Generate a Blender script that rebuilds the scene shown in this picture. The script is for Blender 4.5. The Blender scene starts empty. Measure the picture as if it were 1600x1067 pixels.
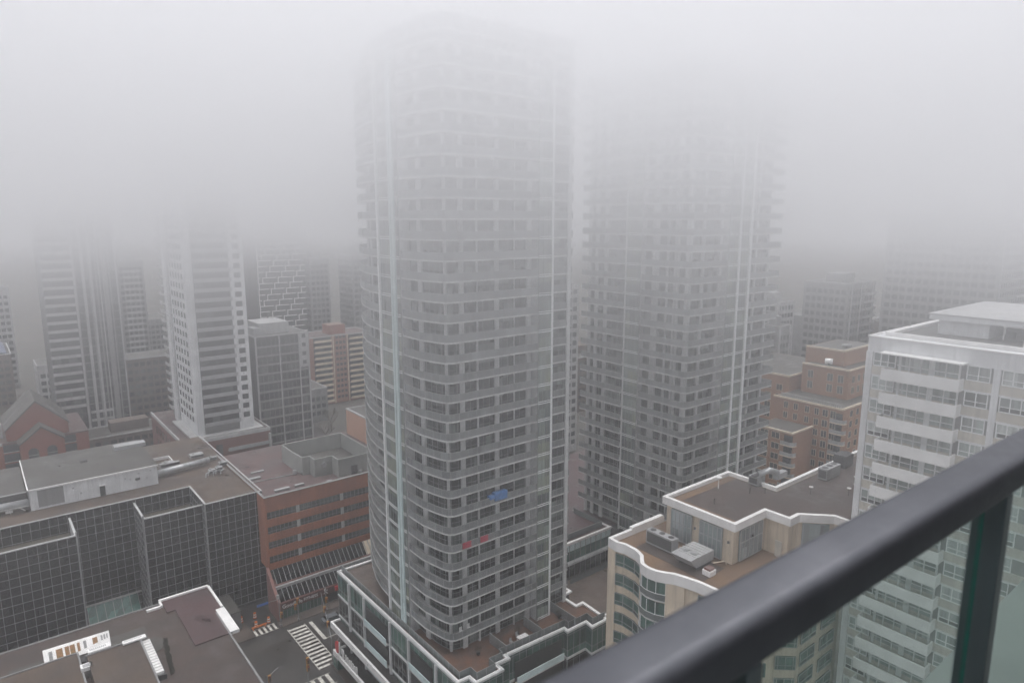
import bpy, bmesh, math, random
from mathutils import Vector, Matrix
R = math.radians
random.seed(7)
S = bpy.context.scene
COL = S.collection

# ------------------------------------------------------------------ camera, sky, sun, exposure
# world axes follow the street grid: +X runs away to the right, +Y runs away to the left, the eye is 82 m up
EYE = 82.0
cd = bpy.data.cameras.new('camera'); cam = bpy.data.objects.new('camera', cd); COL.objects.link(cam)
cam.location = (0, 0, EYE)
cam.rotation_euler = (R(90 - 10.1), 0, R(-38.7))
cd.lens = 24.0; cd.sensor_width = 36.0; cd.clip_start = 0.05; cd.clip_end = 9000
cd.dof.use_dof = True; cd.dof.focus_distance = 110.0; cd.dof.aperture_fstop = 3.5
S.camera = cam
W = bpy.data.worlds.new('World'); S.world = W; W.use_nodes = True
nt = W.node_tree; nt.nodes.clear()
sky = nt.nodes.new('ShaderNodeTexSky'); sky.sky_type = 'NISHITA'; sky.sun_disc = False
sky.sun_elevation = R(84); sky.sun_rotation = R(38.7); sky.dust_density = 4.0; sky.air_density = 1.0
hs = nt.nodes.new('ShaderNodeHueSaturation'); hs.inputs['Saturation'].default_value = 0.17
bg = nt.nodes.new('ShaderNodeBackground'); bg.inputs['Strength'].default_value = 0.15
wo = nt.nodes.new('ShaderNodeOutputWorld')
nt.links.new(sky.outputs[0], hs.inputs['Color']); nt.links.new(hs.outputs[0], bg.inputs['Color']); nt.links.new(bg.outputs[0], wo.inputs['Surface'])
sd = bpy.data.lights.new('sun', 'SUN'); sd.energy = 1.0; sd.angle = R(30); sd.color = (1.0, 0.97, 0.94)
sun = bpy.data.objects.new('sun', sd); COL.objects.link(sun)
sun.rotation_euler = (R(6), 0, R(141.3))
S.view_settings.view_transform = 'Standard'; S.view_settings.look = 'None'
S.view_settings.exposure = 0.84; S.view_settings.gamma = 1.0
S.cycles.volume_bounces = 8; S.cycles.max_bounces = 8; S.cycles.diffuse_bounces = 3; S.cycles.glossy_bounces = 3
S.cycles.transmission_bounces = 4; S.cycles.transparent_max_bounces = 8
S.cycles.volume_step_rate = 1.0; S.cycles.volume_max_steps = 256
S.cycles.use_denoising = True; S.cycles.sample_clamp_indirect = 6.0

# ------------------------------------------------------------------ materials
class NT:
    def __init__(s, m): s.t = m.node_tree; s.b = s.t.nodes['Principled BSDF']
    def n(s, k, **kw):
        x = s.t.nodes.new(k)
        for a, b in kw.items(): setattr(x, a, b)
        return x
    def l(s, a, b): s.t.links.new(a, b)
    def math(s, op, a, b=None, c=None):
        x = s.n('ShaderNodeMath', operation=op)
        for i, v in enumerate((a, b, c)):
            if v is None: continue
            if isinstance(v, (int, float)): x.inputs[i].default_value = v
            else: s.l(v, x.inputs[i])
        return x.outputs[0]
    def mix(s, f, a, b):
        x = s.n('ShaderNodeMix', data_type='RGBA')
        for i, v in ((0, f), (6, a), (7, b)):
            if isinstance(v, (int, float)): x.inputs[i].default_value = v
            elif isinstance(v, tuple): x.inputs[i].default_value = (*v, 1)
            else: s.l(v, x.inputs[i])
        return x.outputs[2]
    def ramp(s, f, a, b, c0=(0, 0, 0), c1=(1, 1, 1)):
        x = s.n('ShaderNodeValToRGB'); e = x.color_ramp.elements
        e[0].position = a; e[1].position = b; e[0].color = (*c0, 1); e[1].color = (*c1, 1)
        s.l(f, x.inputs[0]); return x.outputs[0]
    def noise(s, v, scale, detail=4, rough=.55):
        x = s.n('ShaderNodeTexNoise'); x.inputs['Scale'].default_value = scale
        x.inputs['Detail'].default_value = detail; x.inputs['Roughness'].default_value = rough
        s.l(v, x.inputs['Vector']); return x.outputs[0]
def newmat(name):
    m = bpy.data.materials.new(name); m.use_nodes = True; return m, NT(m)
def scaled(c, k): return tuple(min(1, x * k) for x in c)
def surf(name, col, rough=.7, var=.25, scale=.35, fine=6.0, metallic=0, streak=False, spec=.5, bump=.0, col2=None, wet=0, seam=0):
    """weathered matt surface: two noises move the colour, optional vertical rain streaks"""
    m, t = newmat(name)
    tc = t.n('ShaderNodeTexCoord').outputs['Object']
    a = t.noise(tc, scale, 5); b = t.noise(tc, fine, 3)
    c2 = col2 or scaled(col, 1 - var)
    c = t.mix(t.ramp(a, .35, .68), scaled(col, 1 + var * .35), c2)
    c = t.mix(t.math('MULTIPLY', t.ramp(b, .3, .8), .35), c, scaled(col, 1 - var * 1.2))
    if streak:
        mp = t.n('ShaderNodeMapping'); mp.inputs['Scale'].default_value = (1.6, 1.6, .09); t.l(tc, mp.inputs[0])
        d = t.noise(mp.outputs[0], 1.3, 4, .7)
        c = t.mix(t.math('MULTIPLY', t.ramp(d, .45, .72), .62), c, scaled(col, .55))
    if seam:   # welded laps of roofing felt
        s3 = t.n('ShaderNodeSeparateXYZ'); t.l(tc, s3.inputs[0])
        w1 = t.math('ADD', s3.outputs[0], t.math('MULTIPLY', a, .25)); w2 = t.math('ADD', s3.outputs[1], t.math('MULTIPLY', b, .12))
        l1 = t.math('LESS_THAN', t.math('FRACT', t.math('DIVIDE', w1, seam)), .035); l2 = t.math('LESS_THAN', t.math('FRACT', t.math('DIVIDE', w2, seam * 3.7)), .012)
        c = t.mix(t.math('MULTIPLY', t.math('MAXIMUM', l1, l2), .55), c, scaled(col, .45))
    t.b.inputs['Roughness'].default_value = rough; t.b.inputs['Metallic'].default_value = metallic
    t.b.inputs['Specular IOR Level'].default_value = spec
    if wet:    # standing water in the low spots: darker and glossy
        pn = t.noise(tc, wet, 4, .6); pm_ = t.ramp(pn, .52, .72)
        c = t.mix(t.math('MULTIPLY', pm_, .55), c, scaled(col, .4))
        t.l(t.ramp(pn, .5, .74, (rough,) * 3, (.16,) * 3), t.b.inputs['Roughness'])
    t.l(c, t.b.inputs['Base Color'])
    if bump:
        bp = t.n('ShaderNodeBump'); bp.inputs['Strength'].default_value = bump; bp.inputs['Distance'].default_value = .05
        t.l(b, bp.inputs['Height']); t.l(bp.outputs[0], t.b.inputs['Normal'])
    return m
def brick(name, c1, c2, mortar, sc=1.0):
    m, t = newmat(name)
    tc = t.n('ShaderNodeTexCoord').outputs['Object']
    sp = t.n('ShaderNodeSeparateXYZ'); t.l(tc, sp.inputs[0])
    cb = t.n('ShaderNodeCombineXYZ'); t.l(t.math('ADD', sp.outputs[0], sp.outputs[1]), cb.inputs[0]); t.l(sp.outputs[2], cb.inputs[1])
    br = t.n('ShaderNodeTexBrick'); t.l(cb.outputs[0], br.inputs['Vector'])
    br.inputs['Scale'].default_value = 1.0; br.inputs['Brick Width'].default_value = .3 * sc; br.inputs['Row Height'].default_value = .1 * sc
    br.inputs['Mortar Size'].default_value = .01 * sc
    for k, v in (('Color1', c1), ('Color2', c2), ('Mortar', mortar)): br.inputs[k].default_value = (*v, 1)
    a = t.noise(tc, .3, 5)
    c = t.mix(t.math('MULTIPLY', t.ramp(a, .4, .7), .4), br.outputs[0], scaled(c1, .6))
    t.l(c, t.b.inputs['Base Color']); t.b.inputs['Roughness'].default_value = .85
    return m
def glazing(name, dark, pale, share=.3, w=1.4, h=2.8, z0=0.0, rough=.07, alt=None, specl=.5, tilt=.07):
    """window glass: rooms behind differ from pane to pane, some with curtains or blinds"""
    m, t = newmat(name)
    tc = t.n('ShaderNodeTexCoord').outputs['Object']
    sp = t.n('ShaderNodeSeparateXYZ'); t.l(tc, sp.inputs[0])
    def cell(ww):
        cb = t.n('ShaderNodeCombineXYZ')
        s = t.math('FLOOR', t.math('DIVIDE', t.math('SUBTRACT', sp.outputs[0], sp.outputs[1]), ww))
        t.l(s, cb.inputs[0]); t.l(t.math('FLOOR', t.math('DIVIDE', t.math('SUBTRACT', sp.outputs[2], z0), h)), cb.inputs[1])
        wn = t.n('ShaderNodeTexWhiteNoise', noise_dimensions='3D'); t.l(cb.outputs[0], wn.inputs['Vector']); return wn
    a = cell(w); b = cell(w * 3.1)
    v = t.math('ADD', t.math('MULTIPLY', a.outputs[0], .45), t.math('MULTIPLY', b.outputs[0], .55))
    f = t.ramp(v, max(0.02, .80 - share), min(.98, .95 - share * .5))
    sep = t.n('ShaderNodeSeparateColor'); t.l(a.outputs['Color'], sep.inputs[0])
    dk = t.mix(sep.outputs[1], dark, scaled(dark, 2.6))
    if alt: pale_c = t.mix(t.ramp(sep.outputs[2], .45, .6), pale, alt)
    else: pale_c = t.mix(sep.outputs[2], pale, scaled(pale, .6))
    # folds of curtain cloth
    wv = t.n('ShaderNodeTexNoise'); wv.inputs['Scale'].default_value = 3.5
    mp = t.n('ShaderNodeMapping'); mp.inputs['Scale'].default_value = (1, 1, .05); t.l(tc, mp.inputs[0]); t.l(mp.outputs[0], wv.inputs['Vector'])
    f2 = t.math('MULTIPLY', f, t.ramp(wv.outputs[0], .25, .6, (.45, .45, .45)))
    t.l(t.mix(f2, dk, pale_c), t.b.inputs['Base Color'])
    t.b.inputs['Roughness'].default_value = rough; t.b.inputs['Specular IOR Level'].default_value = specl
    t.b.inputs['IOR'].default_value = 1.5
    # panes are never quite in one plane: tilt each a little and let it bow, so reflections break up
    gn = t.n('ShaderNodeNewGeometry'); va = t.n('ShaderNodeVectorMath', operation='SUBTRACT'); t.l(a.outputs['Color'], va.inputs[0]); va.inputs[1].default_value = (.5, .5, .5)
    vs = t.n('ShaderNodeVectorMath', operation='SCALE'); t.l(va.outputs[0], vs.inputs[0]); vs.inputs['Scale'].default_value = tilt
    bw = t.n('ShaderNodeTexNoise'); bw.inputs['Scale'].default_value = .9; t.l(tc, bw.inputs['Vector'])
    vb = t.n('ShaderNodeVectorMath', operation='SUBTRACT'); t.l(bw.outputs['Color'], vb.inputs[0]); vb.inputs[1].default_value = (.5, .5, .5)
    vc = t.n('ShaderNodeVectorMath', operation='SCALE'); t.l(vb.outputs[0], vc.inputs[0]); vc.inputs['Scale'].default_value = tilt
    vd = t.n('ShaderNodeVectorMath', operation='ADD'); t.l(vs.outputs[0], vd.inputs[0]); t.l(vc.outputs[0], vd.inputs[1])
    ve = t.n('ShaderNodeVectorMath', operation='ADD'); t.l(gn.outputs['Normal'], ve.inputs[0]); t.l(vd.outputs[0], ve.inputs[1])
    vn = t.n('ShaderNodeVectorMath', operation='NORMALIZE'); t.l(ve.outputs[0], vn.inputs[0]); t.l(vn.outputs[0], t.b.inputs['Normal'])
    return m
M = {}
M['slab'] = surf('concrete_slab', (.55, .56, .55), .8, .3, .5, 4, streak=False)
M['guard'] = glazing('fritted_guard_glass', (.085, .092, .094), (.20, .21, .212), .9, 1.5, 2.8, 0, .25)
M['guard2'] = surf('clear_guard_glass', (.13, .15, .15), .25, .3, .25, 1.2, spec=.5)
M['rail_metal'] = surf('grey_painted_metal', (.30, .31, .31), .5, .2)
M['mull'] = surf('grey_window_frame', (.20, .21, .21), .5, .2)
M['pillar'] = surf('pale_grey_panel', (.60, .61, .61), .6, .25, .4, 2, streak=True)
M['aqua'] = surf('pale_aqua_glass_panel', (.58, .70, .70), .25, .15, .5, 2)
M['whitefr'] = surf('white_frame', (.78, .80, .80), .5, .15)
M['tw_glass'] = glazing('tower_glass', (.004, .006, .007), (.19, .22, .205), .26, 1.1, 2.8, 0, alt=(.07, .085, .08))
M['tw_glass2'] = glazing('bay_glass', (.03, .04, .04), (.24, .29, .26), .5, 1.3, 2.8, 0, alt=(.22, .25, .18))
M['crown'] = glazing('crown_glass', (.06, .07, .075), (.2, .21, .2), .3, 1.2, 3.2, 0)
M['terr'] = surf('brown_paver', (.13, .06, .035), .75, .45, .6, 9, col2=(.075, .055, .048), bump=.3, wet=0.35)
M['terr2'] = surf('brown_grey_gravel', (.135, .105, .09), .9, .4, .35, 14, bump=.5, wet=0.3)
M['gravel'] = surf('roof_gravel', (.062, .043, .037), .9, .4, .25, 16, bump=.5, col2=(.05, .040, .037), wet=0.16)
M['gravel_tan'] = surf('tan_roof_gravel', (.175, .105, .058), .9, .35, .12, 14, bump=.5, col2=(.115, .08, .06), wet=0.2)
M['rooftar'] = surf('roof_membrane', (.048, .036, .031), .75, .35, .12, 5, col2=(.10, .066, .042), wet=0.13, seam=2.0)
M['roofgrey'] = surf('grey_roof_membrane', (.07, .066, .06), .75, .3, .1, 4, wet=0.14, seam=2.4)
M['maroon'] = surf('maroon_roof_membrane', (.062, .03, .032), .6, .3, .15, 3, col2=(.045, .03, .03), wet=0.3)
M['maroof'] = surf('red_brown_roof', (.10, .058, .055), .8, .35, .2, 4, col2=(.07, .058, .058), wet=0.15, seam=2.2)
M['white'] = surf('white_coping', (.80, .79, .78), .6, .14, .5, 3)
M['whitewall'] = surf('white_painted_wall', (.74, .75, .76), .6, .2, .3, 2.5, streak=True)
M['cream'] = surf('cream_precast', (.68, .58, .45), .75, .18, .3, 2, streak=True)
M['beige'] = surf('beige_spandrel', (.58, .55, .48), .8, .2, .6, 3, streak=True)
M['wconc'] = surf('white_concrete_guard', (.80, .80, .79), .75, .14, .4, 2.5)
M['dkglass'] = glazing('black_office_glass', (.0012, .0014, .0016), (.010, .013, .013), .35, 1.5, 1.75, 0, .03, specl=.28)
M['dkmull'] = surf('silver_mullion', (.30, .305, .31), .4, .2, metallic=.2)
M['greenglass'] = glazing('green_canopy_glass', (.035, .09, .075), (.05, .12, .10), .4, 1.5, 3, 0, .1)
M['bglass'] = glazing('green_tinted_window', (.012, .035, .03), (.10, .20, .165), .45, 1.6, 2.9, 0, .06)
M['bglass2'] = glazing('grey_blue_window', (.13, .145, .15), (.26, .33, .33), .4, 1.0, 2.6, 0, .15)
M['wglass'] = glazing('shaded_window', (.03, .034, .034), (.50, .54, .52), .8, 1.9, 2.8, .6, .12, alt=(.36, .42, .40))
M['brick_or'] = brick('orange_brick', (.30, .062, .026), (.24, .05, .024), (.2, .13, .1))
M['brick_rd'] = brick('red_brown_brick', (.17, .045, .03), (.13, .038, .028), (.16, .11, .1))
M['brick_band'] = surf('orange_brown_brick_band', (.36, .115, .048), .8, .3, .2, 5, col2=(.27, .088, .042), streak=True)
M['brick_pk'] = brick('dusty_pink_brick', (.34, .155, .105), (.29, .13, .09), (.3, .22, .18))
M['brick_far'] = surf('far_orange_stone', (.30, .155, .088), .8, .2, .2, 2)
M['pinkwall'] = surf('blank_pink_wall', (.50, .29, .20), .85, .12, .2, 1.5, streak=True)
M['pinkpier'] = surf('pink_pier', (.28, .14, .12), .8, .2, .3, 3)
M['greyconc'] = surf('grey_concrete', (.26, .26, .26), .85, .25, .3, 2, streak=True)
M['lightconc'] = surf('light_concrete', (.45, .45, .45), .85, .2, .3, 2, streak=True)
M['darkwall'] = surf('dark_facade', (.05, .05, .052), .6, .3, .3, 2)
M['brownfac'] = surf('brown_facade', (.13, .10, .085), .8, .3, .2, 2)
M['farglass'] = glazing('far_glass', (.02, .022, .024), (.14, .15, .15), .3, 2.2, 2.9, 0, .15)
M['galv'] = surf('galvanised_duct', (.42, .43, .44), .38, .25, .8, 4, metallic=.55)
M['hvac'] = surf('grey_hvac_casing', (.34, .345, .35), .5, .2, .8, 4)
M['hvacdk'] = surf('dark_louvre', (.045, .045, .047), .6, .3)
M['metalwall'] = surf('grey_metal_screen', (.30, .31, .295), .6, .25, .3, 3, streak=True)
M['asph'] = surf('wet_asphalt', (.026, .025, .025), .5, .35, .15, 3, col2=(.060, .055, .05), bump=.1, wet=0.12)
M['side'] = surf('wet_pavement', (.085, .065, .055), .6, .35, .3, 3, col2=(.055, .045, .04), wet=0.3)
M['ground'] = surf('city_ground', (.085, .078, .072), .9, .4, .03, .3, col2=(.05, .05, .045))
M['lane'] = surf('dark_lane', (.028, .025, .025), .5, .3)
M['paint'] = surf('road_paint', (.66, .64, .58), .7, .5, 1.2, 6, col2=(.30, .29, .27))
M['orange'] = surf('orange_plastic', (.65, .17, .02), .5, .2, 3)
M['amber'] = surf('yellow_signal_housing', (.42, .19, .02), .5, .2, 3)
M['red'] = surf('red_sign', (.55, .02, .025), .4, .1)
M['redfascia'] = surf('dark_red_fascia', (.085, .02, .018), .5, .2)
M['blue'] = surf('blue_sign', (.03, .13, .45), .5, .2)
M['bluetarp'] = surf('blue_tarp', (.05, .17, .42), .5, .3, 1.5, 6)
M['pinkcloth'] = surf('crimson_cloth', (.38, .02, .05), .8, .2, 2)
M['pole'] = surf('pole_metal', (.24, .25, .25), .5, .2)
M['black'] = surf('black_metal', (.012, .012, .013), .4, .2)
M['bark'] = surf('grey_bark', (.16, .145, .13), .9, .3)
M['foliage'] = surf('winter_shrub', (.045, .045, .03), .9, .5, 1, 5)
M['wood'] = surf('orange_hoarding', (.40, .14, .03), .7, .25, .8)
M['pmroof'] = surf('solar_panel_roof', (.13, .15, .22), .4, .3, .3)

# wet handrail paint
m, t = newmat('wet_dark_handrail'); M['handrail'] = m
tc = t.n('ShaderNodeTexCoord').outputs['Object']
a = t.noise(tc, 60, 3); b = t.noise(tc, 9, 3)
t.l(t.mix(t.ramp(b, .4, .7), (.085, .088, .10), (.105, .108, .122)), t.b.inputs['Base Color'])
t.b.inputs['Metallic'].default_value = .75
t.l(t.ramp(a, .3, .7, (.40,) * 3, (.50,) * 3), t.b.inputs['Roughness'])
bp = t.n('ShaderNodeBump'); bp.inputs['Strength'].default_value = .12; bp.inputs['Distance'].default_value = .0006
t.l(a, bp.inputs['Height']); t.l(bp.outputs[0], t.b.inputs['Normal'])
M['post'] = surf('dark_post_paint', (.045, .062, .068), .45, .2, 4, 30)
# thin green guard pane: mostly clear, tinted, lightly reflective
m, t = newmat('green_guard_pane'); M['pane'] = m
t.t.nodes.remove(t.b)
tr = t.n('ShaderNodeBsdfTransparent'); tr.inputs[0].default_value = (.83, .885, .87, 1)
gl = t.n('ShaderNodeBsdfGlossy'); gl.inputs['Roughness'].default_value = .02; gl.inputs[0].default_value = (.9, 1, .97, 1)
df = t.n('ShaderNodeBsdfDiffuse'); df.inputs[0].default_value = (.10, .16, .14, 1)
fr = t.n('ShaderNodeFresnel'); fr.inputs[0].default_value = 1.45
mx = t.n('ShaderNodeMixShader'); mx2 = t.n('ShaderNodeMixShader'); mx2.inputs[0].default_value = .04
t.l(tr.outputs[0], mx2.inputs[1]); t.l(df.outputs[0], mx2.inputs[2])
gg_ = t.n('ShaderNodeNewGeometry'); t.l(t.math('MULTIPLY', t.math('MULTIPLY', fr.outputs[0], .8), t.math('SUBTRACT', 1.0, gg_.outputs['Backfacing'])), mx.inputs[0]); t.l(mx2.outputs[0], mx.inputs[1]); t.l(gl.outputs[0], mx.inputs[2])
t.l(mx.outputs[0], t.t.nodes['Material Output'].inputs[0])
m, t = newmat('green_glass_edge'); M['edge'] = m
t.b.inputs['Base Color'].default_value = (.0, .10, .075, 1); t.b.inputs['Roughness'].default_value = .15

# ------------------------------------------------------------------ mesh helpers
ORIG = {}
class MB:
    def __init__(s): s.v = []; s.f = []; s.mi = []; s.ms = []; s.cur = 0
    def mat(s, m):
        m = M[m] if isinstance(m, str) else m
        if m not in s.ms: s.ms.append(m)
        s.cur = s.ms.index(m); return s
    def quad(s, *p):
        n = len(s.v); s.v += [tuple(q) for q in p]; s.f.append(tuple(range(n, n + len(p)))); s.mi.append(s.cur); return s
    def box(s, x0, x1, y0, y1, z0, z1):
        n = len(s.v)
        s.v += [(x, y, z) for z in (z0, z1) for x, y in ((x0, y0), (x1, y0), (x1, y1), (x0, y1))]
        for f in ((0, 3, 2, 1), (4, 5, 6, 7), (0, 1, 5, 4), (1, 2, 6, 5), (2, 3, 7, 6), (3, 0, 4, 7)):
            s.f.append(tuple(n + i for i in f)); s.mi.append(s.cur)
        return s
    def bar(s, p, q, w, h=None, up=(0, 0, 1)):
        """box beam from p to q"""
        h = h or w; p = Vector(p); q = Vector(q); d = (q - p)
        if d.length < 1e-6: return s
        d.normalize(); u = Vector(up)
        if abs(d.dot(u)) > .99: u = Vector((1, 0, 0))
        a = d.cross(u).normalized() * w / 2; b = a.cross(d).normalized() * h / 2
        n = len(s.v)
        for c in (p, q):
            for k in (-a - b, a - b, a + b, -a + b): s.v.append(tuple(c + k))
        for f in ((0, 1, 2, 3), (7, 6, 5, 4), (0, 4, 5, 1), (1, 5, 6, 2), (2, 6, 7, 3), (3, 7, 4, 0)):
            s.f.append(tuple(n + i for i in f)); s.mi.append(s.cur)
        return s
    def prism(s, poly, z0, z1, cap=True):
        """poly counter-clockwise seen from above"""
        n = len(s.v); k = len(poly)
        s.v += [(x, y, z0) for x, y in poly] + [(x, y, z1) for x, y in poly]
        for i in range(k):
            j = (i + 1) % k; s.f.append((n + i, n + j, n + k + j, n + k + i)); s.mi.append(s.cur)
        if cap:
            s.f.append(tuple(n + k + i for i in range(k))); s.mi.append(s.cur)
            s.f.append(tuple(n + k - 1 - i for i in range(k))); s.mi.append(s.cur)
        return s
    def tube(s, pts, r, seg=10, r2=None):
        pts = [Vector(p) for p in pts]; k = len(pts); n0 = len(s.v)
        for i, p in enumerate(pts):
            d = (pts[min(i + 1, k - 1)] - pts[max(i - 1, 0)]).normalized()
            u = Vector((0, 0, 1)) if abs(d.z) < .9 else Vector((1, 0, 0))
            a = d.cross(u).normalized(); b = a.cross(d)
            rr = r if r2 is None else r + (r2 - r) * i / (k - 1)
            for j in range(seg):
                t_ = 2 * math.pi * j / seg; s.v.append(tuple(p + (a * math.cos(t_) + b * math.sin(t_)) * rr))
        for i in range(k - 1):
            for j in range(seg):
                j2 = (j + 1) % seg
                s.f.append((n0 + i * seg + j, n0 + i * seg + j2, n0 + (i + 1) * seg + j2, n0 + (i + 1) * seg + j)); s.mi.append(s.cur)
        s.f.append(tuple(n0 + j for j in reversed(range(seg)))); s.mi.append(s.cur)
        s.f.append(tuple(n0 + (k - 1) * seg + j for j in range(seg))); s.mi.append(s.cur)
        return s
    def build(s, name, m=None, parent=None, smooth=False, bevel=0, label=None):
        if m is not None:
            m = M[m] if isinstance(m, str) else m
            if not s.ms: s.ms = [m]
        off = ORIG.get(parent.name, (0, 0, 0)) if parent else (0, 0, 0)
        me = bpy.data.meshes.new(name)
        me.from_pydata([(x - off[0], y - off[1], z - off[2]) for x, y, z in s.v], [], s.f)
        for mm in s.ms: me.materials.append(mm)
        if len(s.ms) > 1:
            for p, i in zip(me.polygons, s.mi): p.material_index = i
        me.update()
        if smooth:
            for p in me.polygons: p.use_smooth = True
        o = bpy.data.objects.new(name, me); COL.objects.link(o)
        if parent: o.parent = parent
        ORIG[o.name] = off
        if bevel:
            b = o.modifiers.new('bevel', 'BEVEL'); b.width = bevel; b.segments = 3; b.limit_method = 'ANGLE'
        if label: o['label'] = label
        return o
def tag(o, label=None, cat=None, group=None, kind=None):
    if label: o['label'] = label
    if cat: o['category'] = cat
    if group: o['group'] = group
    if kind: o['kind'] = kind
    return o
def thing(name, loc, label, cat, group=None):
    o = bpy.data.objects.new(name, None); COL.objects.link(o); o.location = loc; ORIG[o.name] = tuple(loc)
    o.empty_display_size = 1
    return tag(o, label, cat, group)
def inst(src, parent, dx=0, dy=0, dz=0, deep=True):
    """copy a part (and its sub-parts) moved by an offset"""
    c = src.copy(); COL.objects.link(c); c.parent = parent; ORIG[c.name] = ORIG.get(parent.name, (0, 0, 0))
    c.location = (src.location[0] + dx, src.location[1] + dy, src.location[2] + dz)
    if deep:
        for ch in src.children:
            g = ch.copy(); COL.objects.link(g); g.parent = c
    return c
def copy_thing(src, loc, label, group=None):
    r = src.copy(); COL.objects.link(r); r.location = loc; ORIG[r.name] = tuple(loc); r['label'] = label
    if group: r['group'] = group
    for ch in src.children:
        c = ch.copy(); COL.objects.link(c); c.parent = r
        for g in ch.children:
            d = g.copy(); COL.objects.link(d); d.parent = c
    return r
ORDN = ['first', 'second', 'third', 'fourth', 'fifth', 'sixth', 'seventh', 'eighth', 'ninth']
VLAB = ['short capped vent pipe alone beside the galvanised cowl', 'capped vent pipe leftmost of the cluster before the white block', 'capped vent pipe farthest back in the cluster on the penthouse roof', 'tall capped vent pipe at the middle of the cluster',
        'capped vent pipe just right of the cluster middle', 'capped vent pipe nearest the chamfered parapet', 'low capped vent pipe left of the one nearest the parapet', 'capped vent pipe rightmost, touching the white block edge']
def rng(a, b, step):
    n = max(1, round(abs(b - a) / step)); return [a + (b - a) * i / n for i in range(n + 1)]

# ------------------------------------------------------------------ ground, roads, haze
g = MB().mat('ground')
g.quad((-3000, -3000, 0), (3000, -3000, 0), (3000, 3000, 0), (-3000, 3000, 0))
tag(g.build('ground'), 'wet grey-brown city ground between the blocks', kind='structure')
r = MB().mat('asph')
# junction: one road towards the viewer, one to the right behind the podium, side lane
r.quad((31.8, 20, .004), (45.6, 20, .004), (45.6, 129.2, .004), (31.8, 129.2, .004))
r.quad((45.6, 112.6, .004), (260, 112.6, .004), (260, 128.6, .004), (45.6, 128.6, .004))
tag(r.build('road'), 'dark wet asphalt junction seen between the roofs', kind='structure')
p = MB().mat('side')
p.prism([(30, 128.6), (37.4, 128.6), (37.4, 141), (-8, 141), (-8, 132.6), (30, 132.6)], .0, .13)
p.prism([(42.6, 128.6), (260, 128.6), (260, 131.4), (42.6, 131.4)], 0, .13)
p.prism([(45.6, 20), (60, 20), (60, 112.6), (46.4, 112.6), (45.6, 111.6)], 0, .13)
p.prism([(29.0, 20), (31.8, 20), (31.8, 127.4), (29.0, 128.4)], 0, .125)
tag(p.build('pavement'), 'brown wet pavement with stone kerbs round the junction', kind='structure')
ln = MB().mat('lane'); ln.quad((37.4, 128.4, .009), (42.6, 128.4, .009), (42.6, 200, .009), (37.4, 200, .009))
tag(ln.build('lane'), 'dark side lane closed with orange barrels', kind='structure')
# streets further off
fr = MB().mat('lane')
fr.quad((-60, 205, .005), (260, 205, .005), (260, 214, .005), (-60, 214, .005))
fr.quad((94, 130, .0055), (104, 130, .0055), (104, 420, .0055), (94, 420, .0055))
fr.quad((28, 205, .006), (38, 205, .006), (38, 420, .006), (28, 420, .006))
tag(fr.build('distant_road'), 'dark streets running off between the foggy blocks', kind='structure')
# zebra crossings: each crossing is one marking
def zebra(name, x0, x1, y0, y1, n, along, label):
    b = MB().mat('paint'); z = .012
    for i in range(n):
        t0 = (i + .25) / n; t1 = (i + .72) / n
        j = random.uniform(-.05, .05)
        if along == 'y': b.box(x0 + .1 + j, x1 - .1 + j, y0 + (y1 - y0) * t0, y0 + (y1 - y0) * t1, .005, z)
        else: b.box(x0 + (x1 - x0) * t0, x0 + (x1 - x0) * t1, y0 + .1 + j, y1 - .1 + j, .010, .016)
    if along == 'y':
        b.box(x0 - .1, x0 + .05, y0, y1, .005, z + .001); b.box(x1 - .05, x1 + .1, y0, y1, .005, z + .001)
    else:
        b.box(x0, x1, y0 - .1, y0 + .05, .010, .017); b.box(x0, x1, y1 - .05, y1 + .1, .010, .017)
    return tag(b.build(name), label, 'crossing', 'zebra crossings at the junction', 'structure')
zebra('crosswalk', 43.4, 46.9, 111.0, 127.2, 13, 'y', 'long white ladder crossing over the right arm of the junction')
zebra('crosswalk', 37.5, 42.3, 128.9, 131.2, 5, 'x', 'short white ladder crossing over the mouth of the side lane')
zebra('crosswalk', 33.5, 44.5, 106.0, 109.2, 8, 'x', 'ladder crossing at the bottom edge of the picture')
b = MB().mat('paint'); b.box(47.8, 48.5, 119.5, 127.0, .005, .013); b.box(48.5, 90, 119.6, 119.75, .005, .013)
tag(b.build('stop_line'), 'white stop line beside the ladder crossing', 'road marking', kind='structure')

# the air: one closed box round everything; it thickens upward into the cloud base, as the photograph shows
hz = MB().box(-3100, 3100, -3100, 3100, -1.0, 118.0).build('haze')
tag(hz, 'grey fog lying over the city, thickest around the tower tops', kind='stuff')
m = bpy.data.materials.new('fog'); m.use_nodes = True; t = NT(m); t.t.nodes.remove(t.b)
pv = t.n('ShaderNodeVolumePrincipled'); pv.inputs['Color'].default_value = (.95, .953, .966, 1); pv.inputs['Anisotropy'].default_value = .65
geo = t.n('ShaderNodeNewGeometry'); sp = t.n('ShaderNodeSeparateXYZ'); t.l(geo.outputs['Position'], sp.inputs[0])
hh = t.math('MAXIMUM', t.math('DIVIDE', t.math('SUBTRACT', sp.outputs[2], 56.0), 26.0), 0.0)
dn = t.math('ADD', t.math('MINIMUM', t.math('MULTIPLY', t.math('POWER', hh, 2.15), .0142), .056), .0001)
t.l(dn, pv.inputs['Density']); t.l(pv.outputs[0], t.t.nodes['Material Output'].inputs['Volume'])
hz.data.materials.append(m)

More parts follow.
